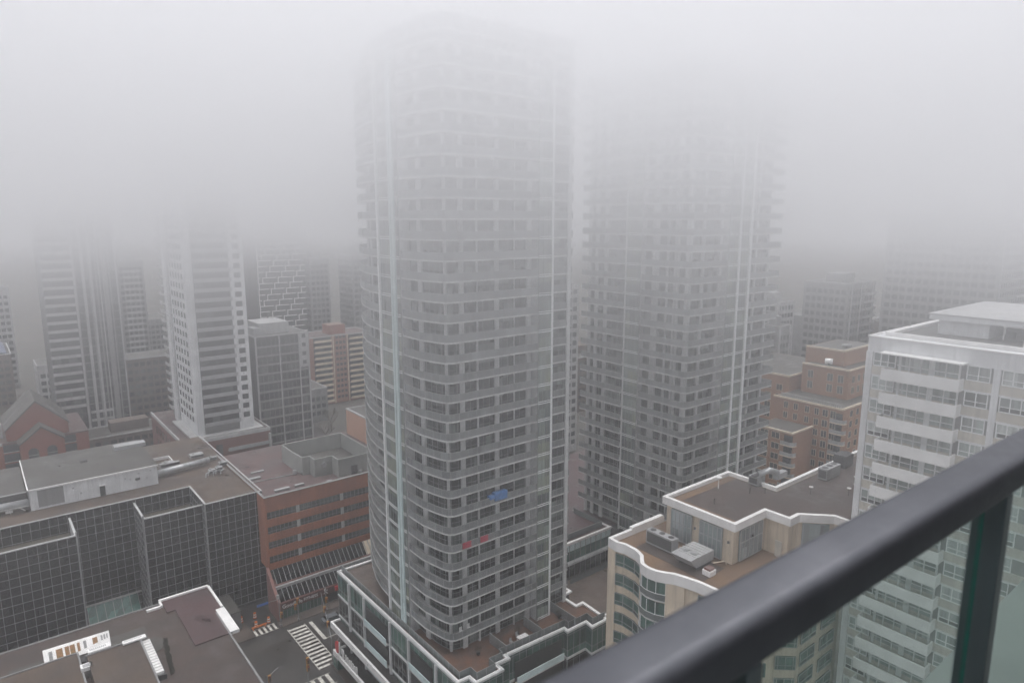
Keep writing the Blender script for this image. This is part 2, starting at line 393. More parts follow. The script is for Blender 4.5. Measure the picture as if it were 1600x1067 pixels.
# ------------------------------------------------------------------ polyline helpers
def offset(poly, d):
    """shift an open polyline sideways (to its left when walking along it)"""
    out = []
    for i, p in enumerate(poly):
        a = poly[max(i - 1, 0)]; b = poly[min(i + 1, len(poly) - 1)]
        def nrm(u, v):
            dx, dy = v[0] - u[0], v[1] - u[1]; l = math.hypot(dx, dy) or 1; return (-dy / l, dx / l)
        n1 = nrm(a, p) if i else nrm(p, b); n2 = nrm(p, b) if i < len(poly) - 1 else n1
        nx, ny = n1[0] + n2[0], n1[1] + n2[1]; l2 = nx * nx + ny * ny
        k = 2 * d / l2 if l2 > .2 else d
        out.append((p[0] + nx * k, p[1] + ny * k))
    return out
def walk(poly, step):
    """points every `step` metres along an open polyline, keeping its corners"""
    out = [poly[0]]
    for a, b in zip(poly, poly[1:]):
        n = max(1, round(math.hypot(b[0] - a[0], b[1] - a[1]) / step))
        out += [(a[0] + (b[0] - a[0]) * i / n, a[1] + (b[1] - a[1]) * i / n) for i in range(1, n + 1)]
    return out
def walk_u(poly, step):
    L = [0]
    for a, b in zip(poly, poly[1:]): L.append(L[-1] + math.hypot(b[0] - a[0], b[1] - a[1]))
    n = max(1, round(L[-1] / step)); out = []; j = 0
    for i in range(n + 1):
        d = L[-1] * i / n
        while j < len(L) - 2 and L[j + 1] < d: j += 1
        f = (d - L[j]) / max(1e-6, L[j + 1] - L[j]); a, b = poly[j], poly[j + 1]; out.append((a[0] + (b[0] - a[0]) * f, a[1] + (b[1] - a[1]) * f))
    return out
def ribbon(mb, line, z0, z1, th=.05):
    """thin solid wall standing on a polyline, thickness to its left"""
    inn = offset(line, th)
    for (a, b, c, d) in zip(line, line[1:], inn[1:], inn):
        mb.quad((*a, z0), (*b, z0), (*b, z1), (*a, z1)); mb.quad((*d, z1), (*c, z1), (*c, z0), (*d, z0))
        mb.quad((*a, z1), (*b, z1), (*c, z1), (*d, z1)); mb.quad((*a, z0), (*d, z0), (*c, z0), (*b, z0))
    for a, d in ((line[0], inn[0]), (line[-1], inn[-1])):
        mb.quad((*a, z0), (*a, z1), (*d, z1), (*d, z0))
    return mb
def deck(mb, outer, inner, z0, z1):
    for a, b, c, d in zip(outer, outer[1:], inner[1:], inner):
        mb.quad((*a, z1), (*b, z1), (*c, z1), (*d, z1)); mb.quad((*a, z0), (*d, z0), (*c, z0), (*b, z0))
        mb.quad((*a, z0), (*b, z0), (*b, z1), (*a, z1)); mb.quad((*d, z1), (*c, z1), (*c, z0), (*d, z0))
    for a, d in ((outer[0], inner[0]), (outer[-1], inner[-1])): mb.quad((*a, z0), (*d, z0), (*d, z1), (*a, z1))
    return mb
# Polylines of the visible fronts run from the far left end round the near corner to the far right end, so "inside" is to their left.

# ------------------------------------------------------------------ the two condo towers
def condo(root, wall, balc, bays, pillars, zs, roof_z, back, step=1.15, low_shift=None, crown_from=None):
    """wall: front polyline (glass line); balc: outer polylines of the balconies of one floor;
       bays: (polyline, pillars); zs: floor levels; back: points closing the footprint behind"""
    FH = zs[1] - zs[0]
    foot = wall + back
    # core behind the glass so nothing shows through
    inn = offset(wall, .35)
    core = MB().prism(inn + offset([wall[-1]] + back + [wall[0]], .35)[1:-1], zs[0] - .5, roof_z - .4).build('core_wall', 'greyconc', root)
    back_line = [wall[-1]] + back + [wall[0]]
    bw = MB(); ribbon(bw, back_line, zs[0] - .5, roof_z, .3); bw.build('rear_wall', 'pillar', root)
    wpts = walk_u(wall, step)
    proto = None
    for i, z in enumerate(zs):
        b = MB().mat('tw_glass'); ribbon(b, wall, z + .2, z + FH, .06)
        w = b.build('window_wall', None, root)
        mu = MB().mat('mull')
        for k, (x, y) in enumerate(wpts): mu.box(x - .035, x + .035, y - .035, y + .035, z + .2, z + FH)
        ribbon(mu, offset(wall, -.03), z + FH - .12, z + FH - .02, .05); ribbon(mu, offset(wall, -.03), z + .2, z + .34, .05)
        if random.random() < .7: ribbon(mu, offset(wall, -.03), z + 1.05, z + 1.11, .05)
        mu.build('window_mullions', None, w)
    for i, z in enumerate(zs[1:] + ([zs[-1] + FH])):
        for line in balc:
            inner = offset(line, 1.5)
            s = deck(MB().mat('slab'), line, inner, z - .02, z + .2).build('balcony_slab', None, root)
            gl = MB().mat('guard'); lo = offset(line, .04); ribbon(gl, lo, z + .16, z + 1.2, .03)
            gl.mat('rail_metal'); ribbon(gl, offset(line, .02), z + 1.2, z + 1.25, .06)
            for (x, y) in walk_u(lo, 1.5): gl.box(x - .02, x + .02, y - .02, y + .02, z + .2, z + 1.2)
            gl.build('balcony_guard', None, s)
    for line, pw in bays:
        zb, zt = zs[0], zs[-1] + FH
        b = MB().mat('tw_glass2'); ribbon(b, line, zb, zt, .1); bay = b.build('bay_glazing', None, root)
        inner = offset(line, 1.6); c = MB().mat('pillar'); ribbon(c, inner, zb, zt, .2)
        c.quad((*line[0], zb), (*line[0], zt), (*inner[0], zt), (*inner[0], zb)); c.quad((*line[-1], zb), (*line[-1], zt), (*inner[-1], zt), (*inner[-1], zb)); c.build('bay_cheek', None, bay)
        mu = MB().mat('mull')
        for k, (x, y) in enumerate(walk(line, .85)): mu.box(x - .03, x + .03, y - .05, y + .03, zb, zt)
        mu.build('bay_mullions', None, bay)
        fb = MB().mat('whitefr')
        for z in zs + [zt]:
            ribbon(fb, offset(line, -.06), z - .02, z + .1, .12); ribbon(fb, offset(line, -.06), z + .3, z + .4, .12)
        fb.build('bay_floor_band', None, bay)
        for (x, y, w, mt) in pw:
            MB().box(x - w / 2, x + w / 2, y - w / 2, y + w / 2, zb - .4, zt).build('bay_post', mt, root)
    for (x, y, wx, wy) in pillars:
        b = MB().box(x - wx / 2, x + wx / 2, y - wy / 2, y + wy / 2, zs[0] - .3, zs[-1] + FH)
        b.build('pillar', 'pillar', root)
    # crown: tall glass screen with close fins
    zc = zs[-1] + FH + .2
    cl = offset(wall, -.35)
    c = MB().mat('crown'); ribbon(c, cl, zc, roof_z + .8, .1)
    cr = c.build('crown_screen', None, root)
    fi = MB().mat('pillar')
    for (x, y) in walk(cl, 1.2): fi.box(x - .05, x + .05, y - .06, y + .05, zc, roof_z + .9)
    for z in (zc, zc + (roof_z - zc) / 2, roof_z + .6): ribbon(fi, offset(cl, -.05), z, z + .25, .15)
    fi.build('crown_fins', None, cr)
    rf = MB().prism(inn + offset(back_line, .35)[1:-1], roof_z - .4, roof_z - .1).build('roof', 'rooftar', root)
    return core

# main tower: the left flank bulges out toward the street
O1 = [(74, 121), (66, 121), (60.8, 119), (56.8, 115), (54.0, 110), (51.9, 105.3), (50.4, 101), (49.6, 97.5), (49.2, 93.6)]
O2 = [(49.25, 87.4), (49.15, 85), (49.15, 82.6), (49.6, 80), (50.0, 78.3), (50.35, 77.5), (51.0, 77.05), (52, 76.95), (67.2, 76.95)]
O3 = [(69.8, 78.3), (74.9, 78.3)]
full = O1 + [(49.1, 90.5)] + O2 + [(70, 77.0), (75.2, 77.0)]
WALL1 = offset(O1 + [(49.1, 90.5), (49.25, 87.4), (49.15, 85), (49.25, 82.2)], 1.5) + [(50.95, 80.6), (51.25, 79.4), (51.75, 78.75), (52.6, 78.5), (74.6, 78.5)]
t1 = thing('condo_tower', (62, 98, 0), 'tall grey glass condo tower in the middle, curved balconies on its left flank', 'building')
zs1 = [82 - 2.8 * k for k in range(23, -8, -1)]
bayL = [(49.3, 93.4), (49.0, 90.5), (49.0, 87.0)]
bayR = [(66.7, 76.9), (69.5, 76.9)]
pil1 = [(50.7, 84.0, .5, 1.1), (51.45, 78.95, .35, .35), (53.7, 78.45, .8, .35), (56.4, 78.45, .25, .35), (59.9, 78.45, .8, .35), (63.2, 78.45, .15, .3), (66.0, 78.45, .9, .4), (70.6, 78.45, .5, .35), (74.2, 78.45, .7, .5), (50.9, 97.0, .3, .3), (52.2, 101.6, .3, .3), (54.0, 106.3, .3, .3)]
condo(t1, WALL1, [O1[2:], O2, O3], [(bayL, [(49.2, 93.5, .42, 'whitefr'), (49.05, 89.2, .5, 'aqua'), (49.05, 88.3, .62, 'aqua')]), (bayR, [(69.45, 77.0, .36, 'whitefr')])], pil1, zs1, 107.6, [(74.6, 119.5)])

# its podium
PZ = 18.0
pod = [(48.0, 111.6), (47.9, 72.0), (49.8, 71.9), (49.8, 70.3), (54.6, 70.3), (54.6, 71.8), (56.9, 71.7), (57.0, 72.6), (68.4, 72.1), (68.3, 71.2), (72.4, 71.2), (72.2, 69.6), (75.8, 69.6)]
podback = [(76.2, 75.8), (74.6, 75.8), (74.7, 79.5), (77, 79.5), (77, 111.6)]
pb = MB().mat('darkwall').prism([(x, y) for x, y in offset(pod, .3)] + [(75.9, 75.5), (74.3, 75.5), (74.4, 79.8), (76.7, 79.8), (76.7, 111.3)], 0, PZ - .45)
pbo = pb.build('podium', None, t1)
b = MB().prism(offset(pod, .3) + [(75.9, 75.5), (74.3, 75.5), (74.4, 79.8), (76.7, 79.8), (76.7, 111.3)], PZ - .44, PZ - .4)
b.build('terrace_paving', 'terr', pbo)
b = MB().prism([(48.4, 111.2), (48.4, 93), (53, 93), (60, 111.2)], PZ - .395, PZ - .37); b.build('gravel_bed', 'terr2', pbo)
loop = pod + podback + [pod[0]]
b = MB().mat('white'); deck(b, offset(loop, -.12), offset(loop, .38), PZ - .30, PZ + .0); b.build('parapet_coping', None, pbo)
# curtain wall of the podium, storey by storey
for k in range(4):
    z0 = 1.0 + 4.15 * k if k else 0.2; z1 = 1.0 + 4.15 * (k + 1) - .35
    if k == 3: z1 = PZ - .3
    b = MB().mat('bglass' if k % 2 else 'dkglass'); ribbon(b, offset(pod, -.02), z0, z1, .2)
    w = b.build('podium_window_band', None, pbo)
    mu = MB().mat('mull')
    for (x, y) in walk(pod, 1.3): mu.box(x - .05, x + .05, y - .05, y + .05, z0, z1)
    ribbon(mu, offset(pod, -.05), z0 + 1.1, z0 + 1.17, .06); ribbon(mu, offset(pod, -.05), z1 - .5, z1 - .43, .06)
    mu.build('podium_mullions', None, w)
    b = MB().mat('pillar'); ribbon(b, offset(pod, -.18), z1, z1 + .35, .3); b.build('podium_floor_band', None, pbo)
for y in (106.6, 100.8, 91.5, 85.5, 77.6): MB().box(47.62, 48.05, y - .22, y + .22, 4, PZ - .35).build('podium_column', 'pillar', pbo)
# recessed loggias on the long street front and on the right front
for (y0, y1) in ((92.2, 100), (78.6, 84.8)):
    for z in (5.5, 9.6, 13.6):
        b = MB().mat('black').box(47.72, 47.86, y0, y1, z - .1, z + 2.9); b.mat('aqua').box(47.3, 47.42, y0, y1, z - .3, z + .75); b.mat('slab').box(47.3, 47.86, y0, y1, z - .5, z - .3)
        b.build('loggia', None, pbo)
for z in (5.5, 9.6, 13.6):
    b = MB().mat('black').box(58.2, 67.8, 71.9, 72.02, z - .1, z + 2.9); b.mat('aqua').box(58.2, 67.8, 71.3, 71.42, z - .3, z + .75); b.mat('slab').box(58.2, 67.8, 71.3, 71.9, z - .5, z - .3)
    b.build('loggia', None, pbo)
gin = offset(pod, .75)
b = MB().mat('guard2'); ribbon(b, gin, PZ - .38, PZ + .85, .03); b.mat('rail_metal'); ribbon(b, offset(gin, -.01), PZ + .85, PZ + .9, .05)
for (x, y) in walk(gin, 1.4): b.box(x - .025, x + .025, y - .025, y + .025, PZ - .38, PZ + .85)
b.build('terrace_railing', None, pbo)
for (x, y0, y1) in ((57.2, 72.8, 77), (64.2, 72.8, 77.2), (70.4, 71.6, 78)):
    b = MB().mat('guard').box(x, x + .06, y0, y1, PZ - .38, PZ + 1.3); b.mat('rail_metal').box(x - .02, x + .08, y0, y1, PZ + 1.3, PZ + 1.36); b.build('privacy_screen', None, pbo)
# street canopies: two white-edged shelves running along the pavement
for (z, x0, y1, h) in ((8.6, 46.0, 111.4, 1.1), (4.0, 45.5, 109.6, .9)):
    b = MB().mat('lane').box(x0 + .35, 47.85, 45, y1 - .35, z - .5, z - .25)
    b.mat('white').box(x0, x0 + .35, 45, y1, z - h, z + .05).box(x0 + .35, 47.9, y1 - .35, y1, z - h * .6, z + .04)
    b.mat('dkmull')
    for y in rng(50, 108, 6): b.box(x0 - .03, x0, y - .1, y + .1, z - h * .6, z - h * .6 + .2)
    b.build('street_canopy', None, pbo)
# blade sign and white letters standing on the lower canopy
sg = thing('blade_sign', (45.4, 107.6, 5.2), 'upright red oval blade sign hanging under the white canopy edge', 'sign')
b = MB(); pts = [(45.45 + .0, 107.7 + .75 * math.cos(a), 5.6 + 1.15 * math.sin(a)) for a in [i * math.pi / 10 for i in range(20)]]
n = len(b.v); b.v += pts + [(x + .25, y, z) for x, y, z in pts]; b.f.append(tuple(range(19, -1, -1))); b.f.append(tuple(range(20, 40)))
b.f += [(i, (i + 1) % 20, 20 + (i + 1) % 20, 20 + i) for i in range(20)]; b.mi += [0] * 22
b.build('sign_face', 'red', sg); MB().box(45.45, 45.7, 106.75, 106.9, 4.5, 6.9).build('sign_edge', 'white', sg)
MB().bar((45.5, 107.7, 6.6), (46.2, 107.7, 7.6), .1).build('sign_bracket', 'pole', sg)
def text_mesh(name, txt, size, mat, parent, loc, rot, depth=.06):
    cu = bpy.data.curves.new(name, 'FONT'); cu.body = txt; cu.size = size; cu.extrude = depth; cu.align_x = 'LEFT'
    o = bpy.data.objects.new(name, cu); COL.objects.link(o); dg = bpy.context.evaluated_depsgraph_get()
    me = bpy.data.meshes.new_from_object(o.evaluated_get(dg)); COL.objects.unlink(o); bpy.data.objects.remove(o)
    me.materials.clear(); me.materials.append(M[mat]); off = ORIG.get(parent.name, (0, 0, 0)) if parent else (0, 0, 0)
    o = bpy.data.objects.new(name, me); COL.objects.link(o); o.parent = parent
    o.location = tuple(loc[i] - off[i] for i in range(3)); o.rotation_euler = rot; return o
ls = thing('shop_lettering', (45.8, 104.0, 4.1), 'row of standing white shop letters on the lower white canopy', 'sign')
b = MB().mat('white').tube([(45.7, 106.0, 5.3), (45.85, 106.0, 5.3)], .62, 12).tube([(45.7, 105.8, 4.5), (45.85, 105.8, 4.5)], .4, 10); b.build('letter', None, ls)
for k in range(7):   # strokes too small to read in the photograph: plain upright marks
    y = 104.7 - .72 * k; b = MB().mat('white').box(45.7, 45.85, y - .2, y + .1, 4.05, 5.5 - .12 * (k % 3))
    b.box(45.701, 45.851, y + .1, y + .32, 4.05 + .7 * (k % 2), 4.35 + .7 * (k % 2)); b.build('letter', None, ls)

# tower to the right and its podium
t2 = thing('condo_tower', (112, 90, 0), 'second glass condo tower behind to the right, straight stacked balconies fading into fog', 'building')
zs2 = [82 - 2.8 * k for k in range(22, -8, -1)]
W2 = [(99.9, 99.4), (99.9, 75.4), (100.6, 74.7), (125.0, 74.7)]
A1 = [(98.4, 100.0), (98.4, 88.6)]
A2 = [(98.4, 84.2), (98.4, 74.2), (98.9, 73.4), (99.6, 73.2), (109.0, 73.2)]
A3 = [(116.2, 73.2), (127.0, 73.2), (127.0, 78)]
bay2l = [(98.5, 88.2), (98.5, 84.6)]; bay2r = [(109.2, 73.1), (115.9, 73.1)]
pil2 = [(99.7, y, .3, w) for y, w in ((98.9, .8), (97.0, .9), (94.5, .9), (88.9, .4), (82.0, 1.5), (79.3, .35), (77.6, .35), (76.9, .5))] + [(100.0, 74.9, .8, .8), (103.4, 74.5, .7, .3), (108.6, 74.5, .8, .3), (120.2, 74.5, .5, .3), (124.6, 74.5, .6, .4)]
condo(t2, W2, [A1, A2, A3], [(bay2l, [(98.5, 88.2, .3, 'pillar')]), (bay2r, [(112.4, 73.1, .5, 'whitefr'), (115.8, 73.1, .6, 'whitefr')])], pil2, zs2, 108.0, [(125.0, 99.4)])
q = MB().mat('darkwall').box(72, 128, 90.3, 128, 0, 19.6).box(98.6, 128, 73.5, 90.3, 0, 19.6); p2 = q.build('podium', None, t2)
MB().box(72.2, 127.8, 90.6, 127.8, 19.6, 19.65).build('podium_roof', 'maroon', p2)
b = MB().mat('white').box(72, 98.4, 90.0, 90.5, 19.4, 19.9).box(97.9, 98.4, 90.5, 101, 19.4, 19.85); b.build('parapet_coping', None, p2)
b = MB().mat('guard2').box(72, 97.2, 91.6, 91.65, 19.6, 20.8).box(97.15, 97.2, 91.65, 100, 19.6, 20.8); b.mat('rail_metal').box(72, 97.2, 91.58, 91.67, 20.8, 20.86); b.build('terrace_railing', None, p2)
for z0, z1, mt in ((18.0, 19.4, 'aqua'), (16.0, 18.0, 'bglass'), (12.6, 15.4, 'dkglass'), (9.2, 10.8, 'lightconc'), (6.6, 9.2, 'dkglass'), (.2, 4.6, 'dkglass')):
    w = MB().box(72, 98.3, 90.1, 90.3, z0, z1).build('podium_window_band', mt, p2)
    mu = MB().mat('mull')
    for x in rng(72, 98.3, 1.5): mu.box(x - .05, x + .05, 90.03, 90.1, z0, z1)
    mu.build('podium_mullions', None, w)
for z in (15.5, 11.1, 4.9):
    MB().box(72, 98.4, 89.5, 90.3, z - .1, z + .35).build('podium_floor_band', 'pillar' if z != 11.1 else 'white', p2)
# low link roof between the two podiums
lk = thing('podium_annex', (82, 82, 0), 'low brown-roofed wing with white edge between the two condo podiums', 'building')
MB().box(77.2, 98.3, 76.5, 89.3, 0, 12.6).build('wall', 'darkwall', lk); MB().box(77.2, 98.3, 76.5, 89.3, 12.6, 12.66).build('roof', 'terr2', lk)
b = MB().mat('white').box(77.0, 98.3, 76.2, 76.5, 12.2, 12.95); b.build('coping', None, lk)
MB().box(85, 97, 88.0, 88.05, 12.66, 13.7).build('railing', 'guard2', lk)

# ------------------------------------------------------------------ black glass office, lower left
def curtain(parent, axis, c, a0, a1, z0, z1, mat='dkglass', step=1.5, row=1.75, mull='dkmull', w=.07, name='curtain_wall', frame=True):
    """flat glass wall with its own grid; axis 'y': wall plane y=c seen from -y; axis 'x': plane x=c seen from -x"""
    g_ = MB()
    if axis == 'y': g_.box(a0, a1, c, c + .2, z0, z1)
    else: g_.box(c, c + .2, a0, a1, z0, z1)
    o = g_.build(name, mat, parent); mu = MB().mat(mull)
    for a in rng(a0, a1, step):
        if axis == 'y': mu.box(a - w / 2, a + w / 2, c - .07, c, z0, z1)
        else: mu.box(c - .07, c, a - w / 2, a + w / 2, z0, z1)
    for z in rng(z0, z1, row):
        if axis == 'y': mu.box(a0, a1, c - .055, c - .001, z - w / 2, z + w / 2)
        else: mu.box(c - .055, c - .001, a0, a1, z - w / 2, z + w / 2)
    mu.build('mullion_grid', None, o); return o
of = thing('office_building', (16, 165, 0), 'black mirror glass office block with silver grid and white rooftop plant house', 'building')
MB().prism([(-30, 153.6), (33.3, 153.6), (33.3, 141.5), (44.3, 141.5), (44.3, 190), (-30, 190)], .2, 24.7).build('core_wall', 'darkwall', of)
MB().prism([(-30, 153.6), (33.3, 153.6), (33.3, 141.5), (44.3, 141.5), (44.3, 190), (-30, 190)], 24.7, 24.75).build('roof', 'rooftar', of)
curtain(of, 'y', 153.3, -30, 33.1, .3, 25.0); curtain(of, 'x', 33.1, 141.3, 153.3, .3, 25.0); curtain(of, 'y', 141.3, 33.1, 44.5, .7, 25.0)
curtain(of, 'y', 143.5, -12, 11.0, .3, 24.1); curtain(of, 'y', 143.5, 22.2, 33.0, .3, 24.1); curtain(of, 'x', 22.2, 143.7, 153.2, .3, 24.1)
for x0, x1 in ((-12, 11), (22.2, 33.1)):
    MB().box(x0 + .25, x1 - .25, 143.8, 153.25, .2, 21.2).build('bay_core', 'darkwall', of)
    MB().box(x0 + .25, x1 - .2, 143.8, 153.2, 21.2, 21.26).build('bay_terrace', surf('mossy_terrace', (.055, .055, .04), .9, .4, .3, 5, col2=(.08, .06, .045)), of)
    b = MB().box(x0 - .05, x1 + .05, 143.38, 143.8, 24.05, 24.25)
    if x0 < 0: b.box(x1 - .3, x1 + .1, 143.8, 153.2, 24.05, 24.25).box(x1 - .22, x1, 143.7, 153.2, .3, 24.0)
    else: b.box(x0 - .1, x0 + .3, 143.8, 153.2, 24.05, 24.25)
    b.build('bay_coping', 'lightconc', of)
b = MB().box(-30, 33.0, 153.18, 153.5, 24.95, 25.12).box(33.0, 33.35, 141.2, 153.5, 24.96, 25.13).box(33.35, 44.6, 141.15, 141.5, 24.94, 25.11).box(44.35, 44.62, 141.5, 190, 24.93, 25.1)
b.build('roof_coping', 'lightconc', of)
for (x, y) in ((33.05, 141.25), (22.15, 143.45), (11.0, 143.45), (44.5, 141.25)):
    MB().box(x - .14, x + .14, y - .14, y + .14, .3, 24.9).build('corner_mullion', 'dkmull', of)
# plant house on the roof
MB().box(5.3, 28.4, 160.1, 182, 24.76, 29.0).build('plant_house', 'whitewall', of)
ph = [o for o in of.children if o.name.startswith('plant_house')][0]
MB().box(5.1, 28.6, 159.95, 182.2, 29.0, 29.12).build('plant_house_roof', 'roofgrey', ph)
b = MB().mat('white').box(5.1, 28.6, 159.85, 160.05, 28.85, 29.2); b.box(5.0, 5.2, 160.05, 182, 28.85, 29.2); b.build('plant_house_coping', None, ph)
MB().box(6.6, 11.0, 160.03, 160.1, 25.2, 28.7).build('louvre', 'greyconc', ph)
MB().box(17.3, 18.3, 160.02, 160.1, 24.8, 26.9).build('door', 'hvacdk', ph)
MB().box(17.2, 18.4, 159.7, 160.1, 27.1, 27.2).build('door_canopy', 'white', ph)
for x, z in ((12.5, 27.6), (13.8, 26.2), (22.0, 27.3), (22.9, 26.9), (24.6, 27.9), (26.1, 26.5), (26.9, 28.0)): MB().box(x, x + .3, 160.03, 160.1, z, z + .3).build('wall_vent', 'hvac', ph)
MB().box(24.0, 24.9, 159.95, 160.1, 26.6, 27.1).build('wall_vent', 'hvacdk', ph)
MB().box(15.5, 16.8, 172, 173.4, 29.12, 29.5).build('roof_hatch', 'hvacdk', ph)
MB().box(22.8, 29.3, 176, 178.5, 29.15, 30.0).build('roof_unit', 'hvac', ph)
b = MB().mat('roofgrey').box(-30, 4.9, 163, 182, 24.76, 27.9); b.mat('lightconc').box(-30, 5.0, 162.8, 163.05, 27.9, 28.1); b.build('low_plant_house', None, of)
MB().tube([(-14, 161.6, 26.2), (5.2, 161.4, 26.2)], .85, 14).build('duct', 'galv', of, smooth=True)
MB().tube([(28.5, 163.5, 25.9), (40.5, 165.8, 25.9)], .75, 14).build('duct', 'galv', of, smooth=True)
for k in range(9): MB().tube([(29.6 + 1.25 * k, 163.7 + .24 * k, 25.9), (29.68 + 1.25 * k, 163.72 + .24 * k, 25.9)], .8, 14).build('duct_collar', 'hvac', of)
for k, (x, y, w, d, h) in enumerate(((30.8, 169.5, 4.2, 1.0, .9), (31.5, 171, 2.5, .8, .8), (38.6, 158.5, 1.4, 1.2, .9), (40.2, 158.8, 1.5, 1.2, 1.1), (42, 162.5, 1.8, 1.2, .8), (41.0, 168, 2.0, 1.0, .7), (38, 172, 3.0, 2.0, .8))):
    b = MB().mat('hvac').box(x, x + w, y, y + d, 24.95, 24.9 + h); b.mat('hvacdk').box(x + .1, x + w - .1, y - .02, y, 25.1, 24.7 + h); b.mat('hvac').tube([(x + w * .3, y + d / 2, 24.9 + h), (x + w * .3, y + d / 2, 25.2 + h)], .25)
    b.build('roof_machine', None, of, bevel=.04)
b = MB()
for k in range(5): b.tube([(37.5 + k * .8, 157.2 + (k % 2) * .9, 24.8), (37.7 + k * .8, 157.6 + (k % 2), 25.6), (38.6 + k * .8, 158.2, 25.6)], .13, 6)
b.build('pipework', 'galv', of)
b = MB().mat('white').bar((-1, 160.6, 25.9), (4.9, 160.5, 25.9), .09).bar((3.5, 160.3, 25.9), (4.4, 160.2, 25.1), .12).bar((-1, 160.6, 25.9), (-1, 160.6, 24.8), .08).bar((2, 160.55, 25.9), (2, 160.55, 24.8), .08).box(1.2, 2.4, 160.9, 161.3, 25, 26)
b.build('pipework', None, of)
# small white hatch enclosure by the plant house
b = MB().mat('white').box(28.6, 34, 176.2, 176.4, 24.8, 25.5).box(33.9, 34.1, 171.5, 176.4, 24.8, 25.5); b.build('parapet', None, of)
# green glass entrance canopy between the bays
cn = thing('glass_canopy', (16.5, 150.5, 0), 'sloping green glass entrance canopy at the foot of the black office block', 'canopy')
c = MB().mat('greenglass').quad((12.0, 149.6, 1.0), (21.2, 149.6, 1.0), (21.2, 152.9, 4.6), (12.0, 152.9, 4.6)).quad((12.0, 149.6, .92), (12.0, 152.9, 4.52), (21.2, 152.9, 4.52), (21.2, 149.6, .92)); c.build('glass', None, cn)
b = MB().mat('dkmull')
for x in rng(12, 21.2, 1.5): b.bar((x, 149.6, 1.03), (x, 152.9, 4.63), .08)
b.mat('lightconc').bar((11.2, 152.9, 4.8), (22.0, 152.9, 4.8), .3, .3).bar((11.6, 149.55, .95), (21.4, 149.55, .95), .15); b.build('frame', None, cn)
# ground floor bank front with dim lettering, beside the lane
sf = thing('shopfront', (33, 138, 0), 'low grey glass shopfront with faint lettering beside the dark lane', 'shop front')
b = MB().mat('darkwall').box(26, 36.1, 133.4, 141.2, .1, 3.9); b.mat('roofgrey').box(25.9, 36.3, 133.2, 141.2, 3.9, 4.05); b.mat('greyconc').box(34.6, 36.25, 133.25, 141.2, .1, 3.88); b.build('wall', None, sf)
curtain(sf, 'y', 133.25, 27, 34.5, .2, 2.7, 'dkglass', 1.2, 2.5, 'lightconc', .09, 'shop_window')
b = MB().mat('lightconc')
for k in range(11):
    if k != 4: b.box(28.6 + .5 * k, 28.9 + .5 * k, 133.16, 133.24, 3.1, 3.45 + .1 * (k % 2))
b.build('lettering', None, sf)

# ------------------------------------------------------------------ brick-banded block with sloping shop glazing
bb = thing('brick_office_building', (62, 150, 0), 'orange-brown brick office block with long window bands and sloping glass over the shops', 'building')
MB().box(43.7, 90, 137.1, 171, 9.5, 24.3).build('core_wall', 'darkwall', bb)
MB().box(43.7, 90, 137.1, 171, 24.3, 24.36).build('roof', 'maroof', bb)
for z0, z1 in ((21.7, 25.0), (18.4, 20.1), (15.1, 16.8), (11.8, 13.5), (8.8, 10.2)):
    MB().box(43.6, 90, 136.8, 137.2, z0, z1).build('brick_band', 'brick_band', bb)
MB().box(43.5, 43.9, 136.75, 171, 9, 25.0).build('side_wall', 'brick_band', bb)
MB().box(43.4, 90, 136.65, 137.25, 25.0, 25.12).build('roof_edge', 'greyconc', bb); MB().box(43.4, 43.85, 137.25, 171, 25.0, 25.12).build('roof_edge', 'greyconc', bb)
for z0, z1 in ((20.1, 21.7), (16.8, 18.4), (13.5, 15.1), (10.2, 11.8)):
    xs = [43.9, 50.2, 50.9, 60.3, 61.0, 70.4, 71.1, 80.5, 81.2, 90]
    for i in range(0, 9, 2):
        g_ = MB().box(xs[i], xs[i + 1], 137.0, 137.15, z0, z1).build('window', 'wglass' if 0 else 'farglass', bb)
        f = MB().mat('mull')
        for x in rng(xs[i], xs[i + 1], .95): f.box(x - .045, x + .045, 136.93, 137.0, z0, z1)
        f.box(xs[i], xs[i + 1], 136.93, 136.99, z0 + .5, z0 + .56); f.build('window_frame', None, g_)
    for i in (1, 3, 5, 7): MB().box(xs[i], xs[i + 1], 136.78, 137.2, z0, z1).build('panel', 'lightconc', bb)
b = MB().mat('metalwall')   # folded metal screen round an open plant well
scr = [(55.2, 158.0), (55.2, 151.6), (55.6, 146.0), (57.2, 146.0), (57.2, 143.0), (61.4, 143.0), (61.4, 139.6), (70.6, 139.6), (70.6, 158.0), (55.2, 158.0)]
ribbon(b, scr, 24.36, 28.6, .25); so = b.build('plant_screen', None, bb)
MB().box(55.5, 70.3, 146.3, 157.7, 24.37, 24.8).build('plant_well_floor', 'roofgrey', so); MB().box(64.5, 66.0, 139.4, 139.6, 24.4, 26.4).build('screen_door', 'hvacdk', so)
MB().tube([(59.4, 143.2, 27.0), (59.4, 142.5, 27.0)], .55, 14).build('exhaust_fan', 'galv', so)
for (x, y, w, d, h) in ((47, 139.8, 3.2, .8, .5), (51.5, 140, 2, .7, .5), (44.8, 150, 2.6, 1, .4), (54.0, 147.4, .7, .7, 1.0), (66.4, 138.9, .5, .5, .7), (46.5, 154, 3, .5, .35), (58, 138.3, 1.2, .5, .4)):
    b = MB().mat('hvac').box(x, x + w, y, y + d, 24.36, 24.36 + h); b.mat('hvacdk').box(x - .03, x + w + .03, y - .03, y + d + .03, 24.5, 24.56); b.build('roof_machine', None, bb)
MB().tube([(44, 148.6, 24.5), (54, 147.8, 24.5)], .1, 6).build('roof_pipe', 'galv', bb)
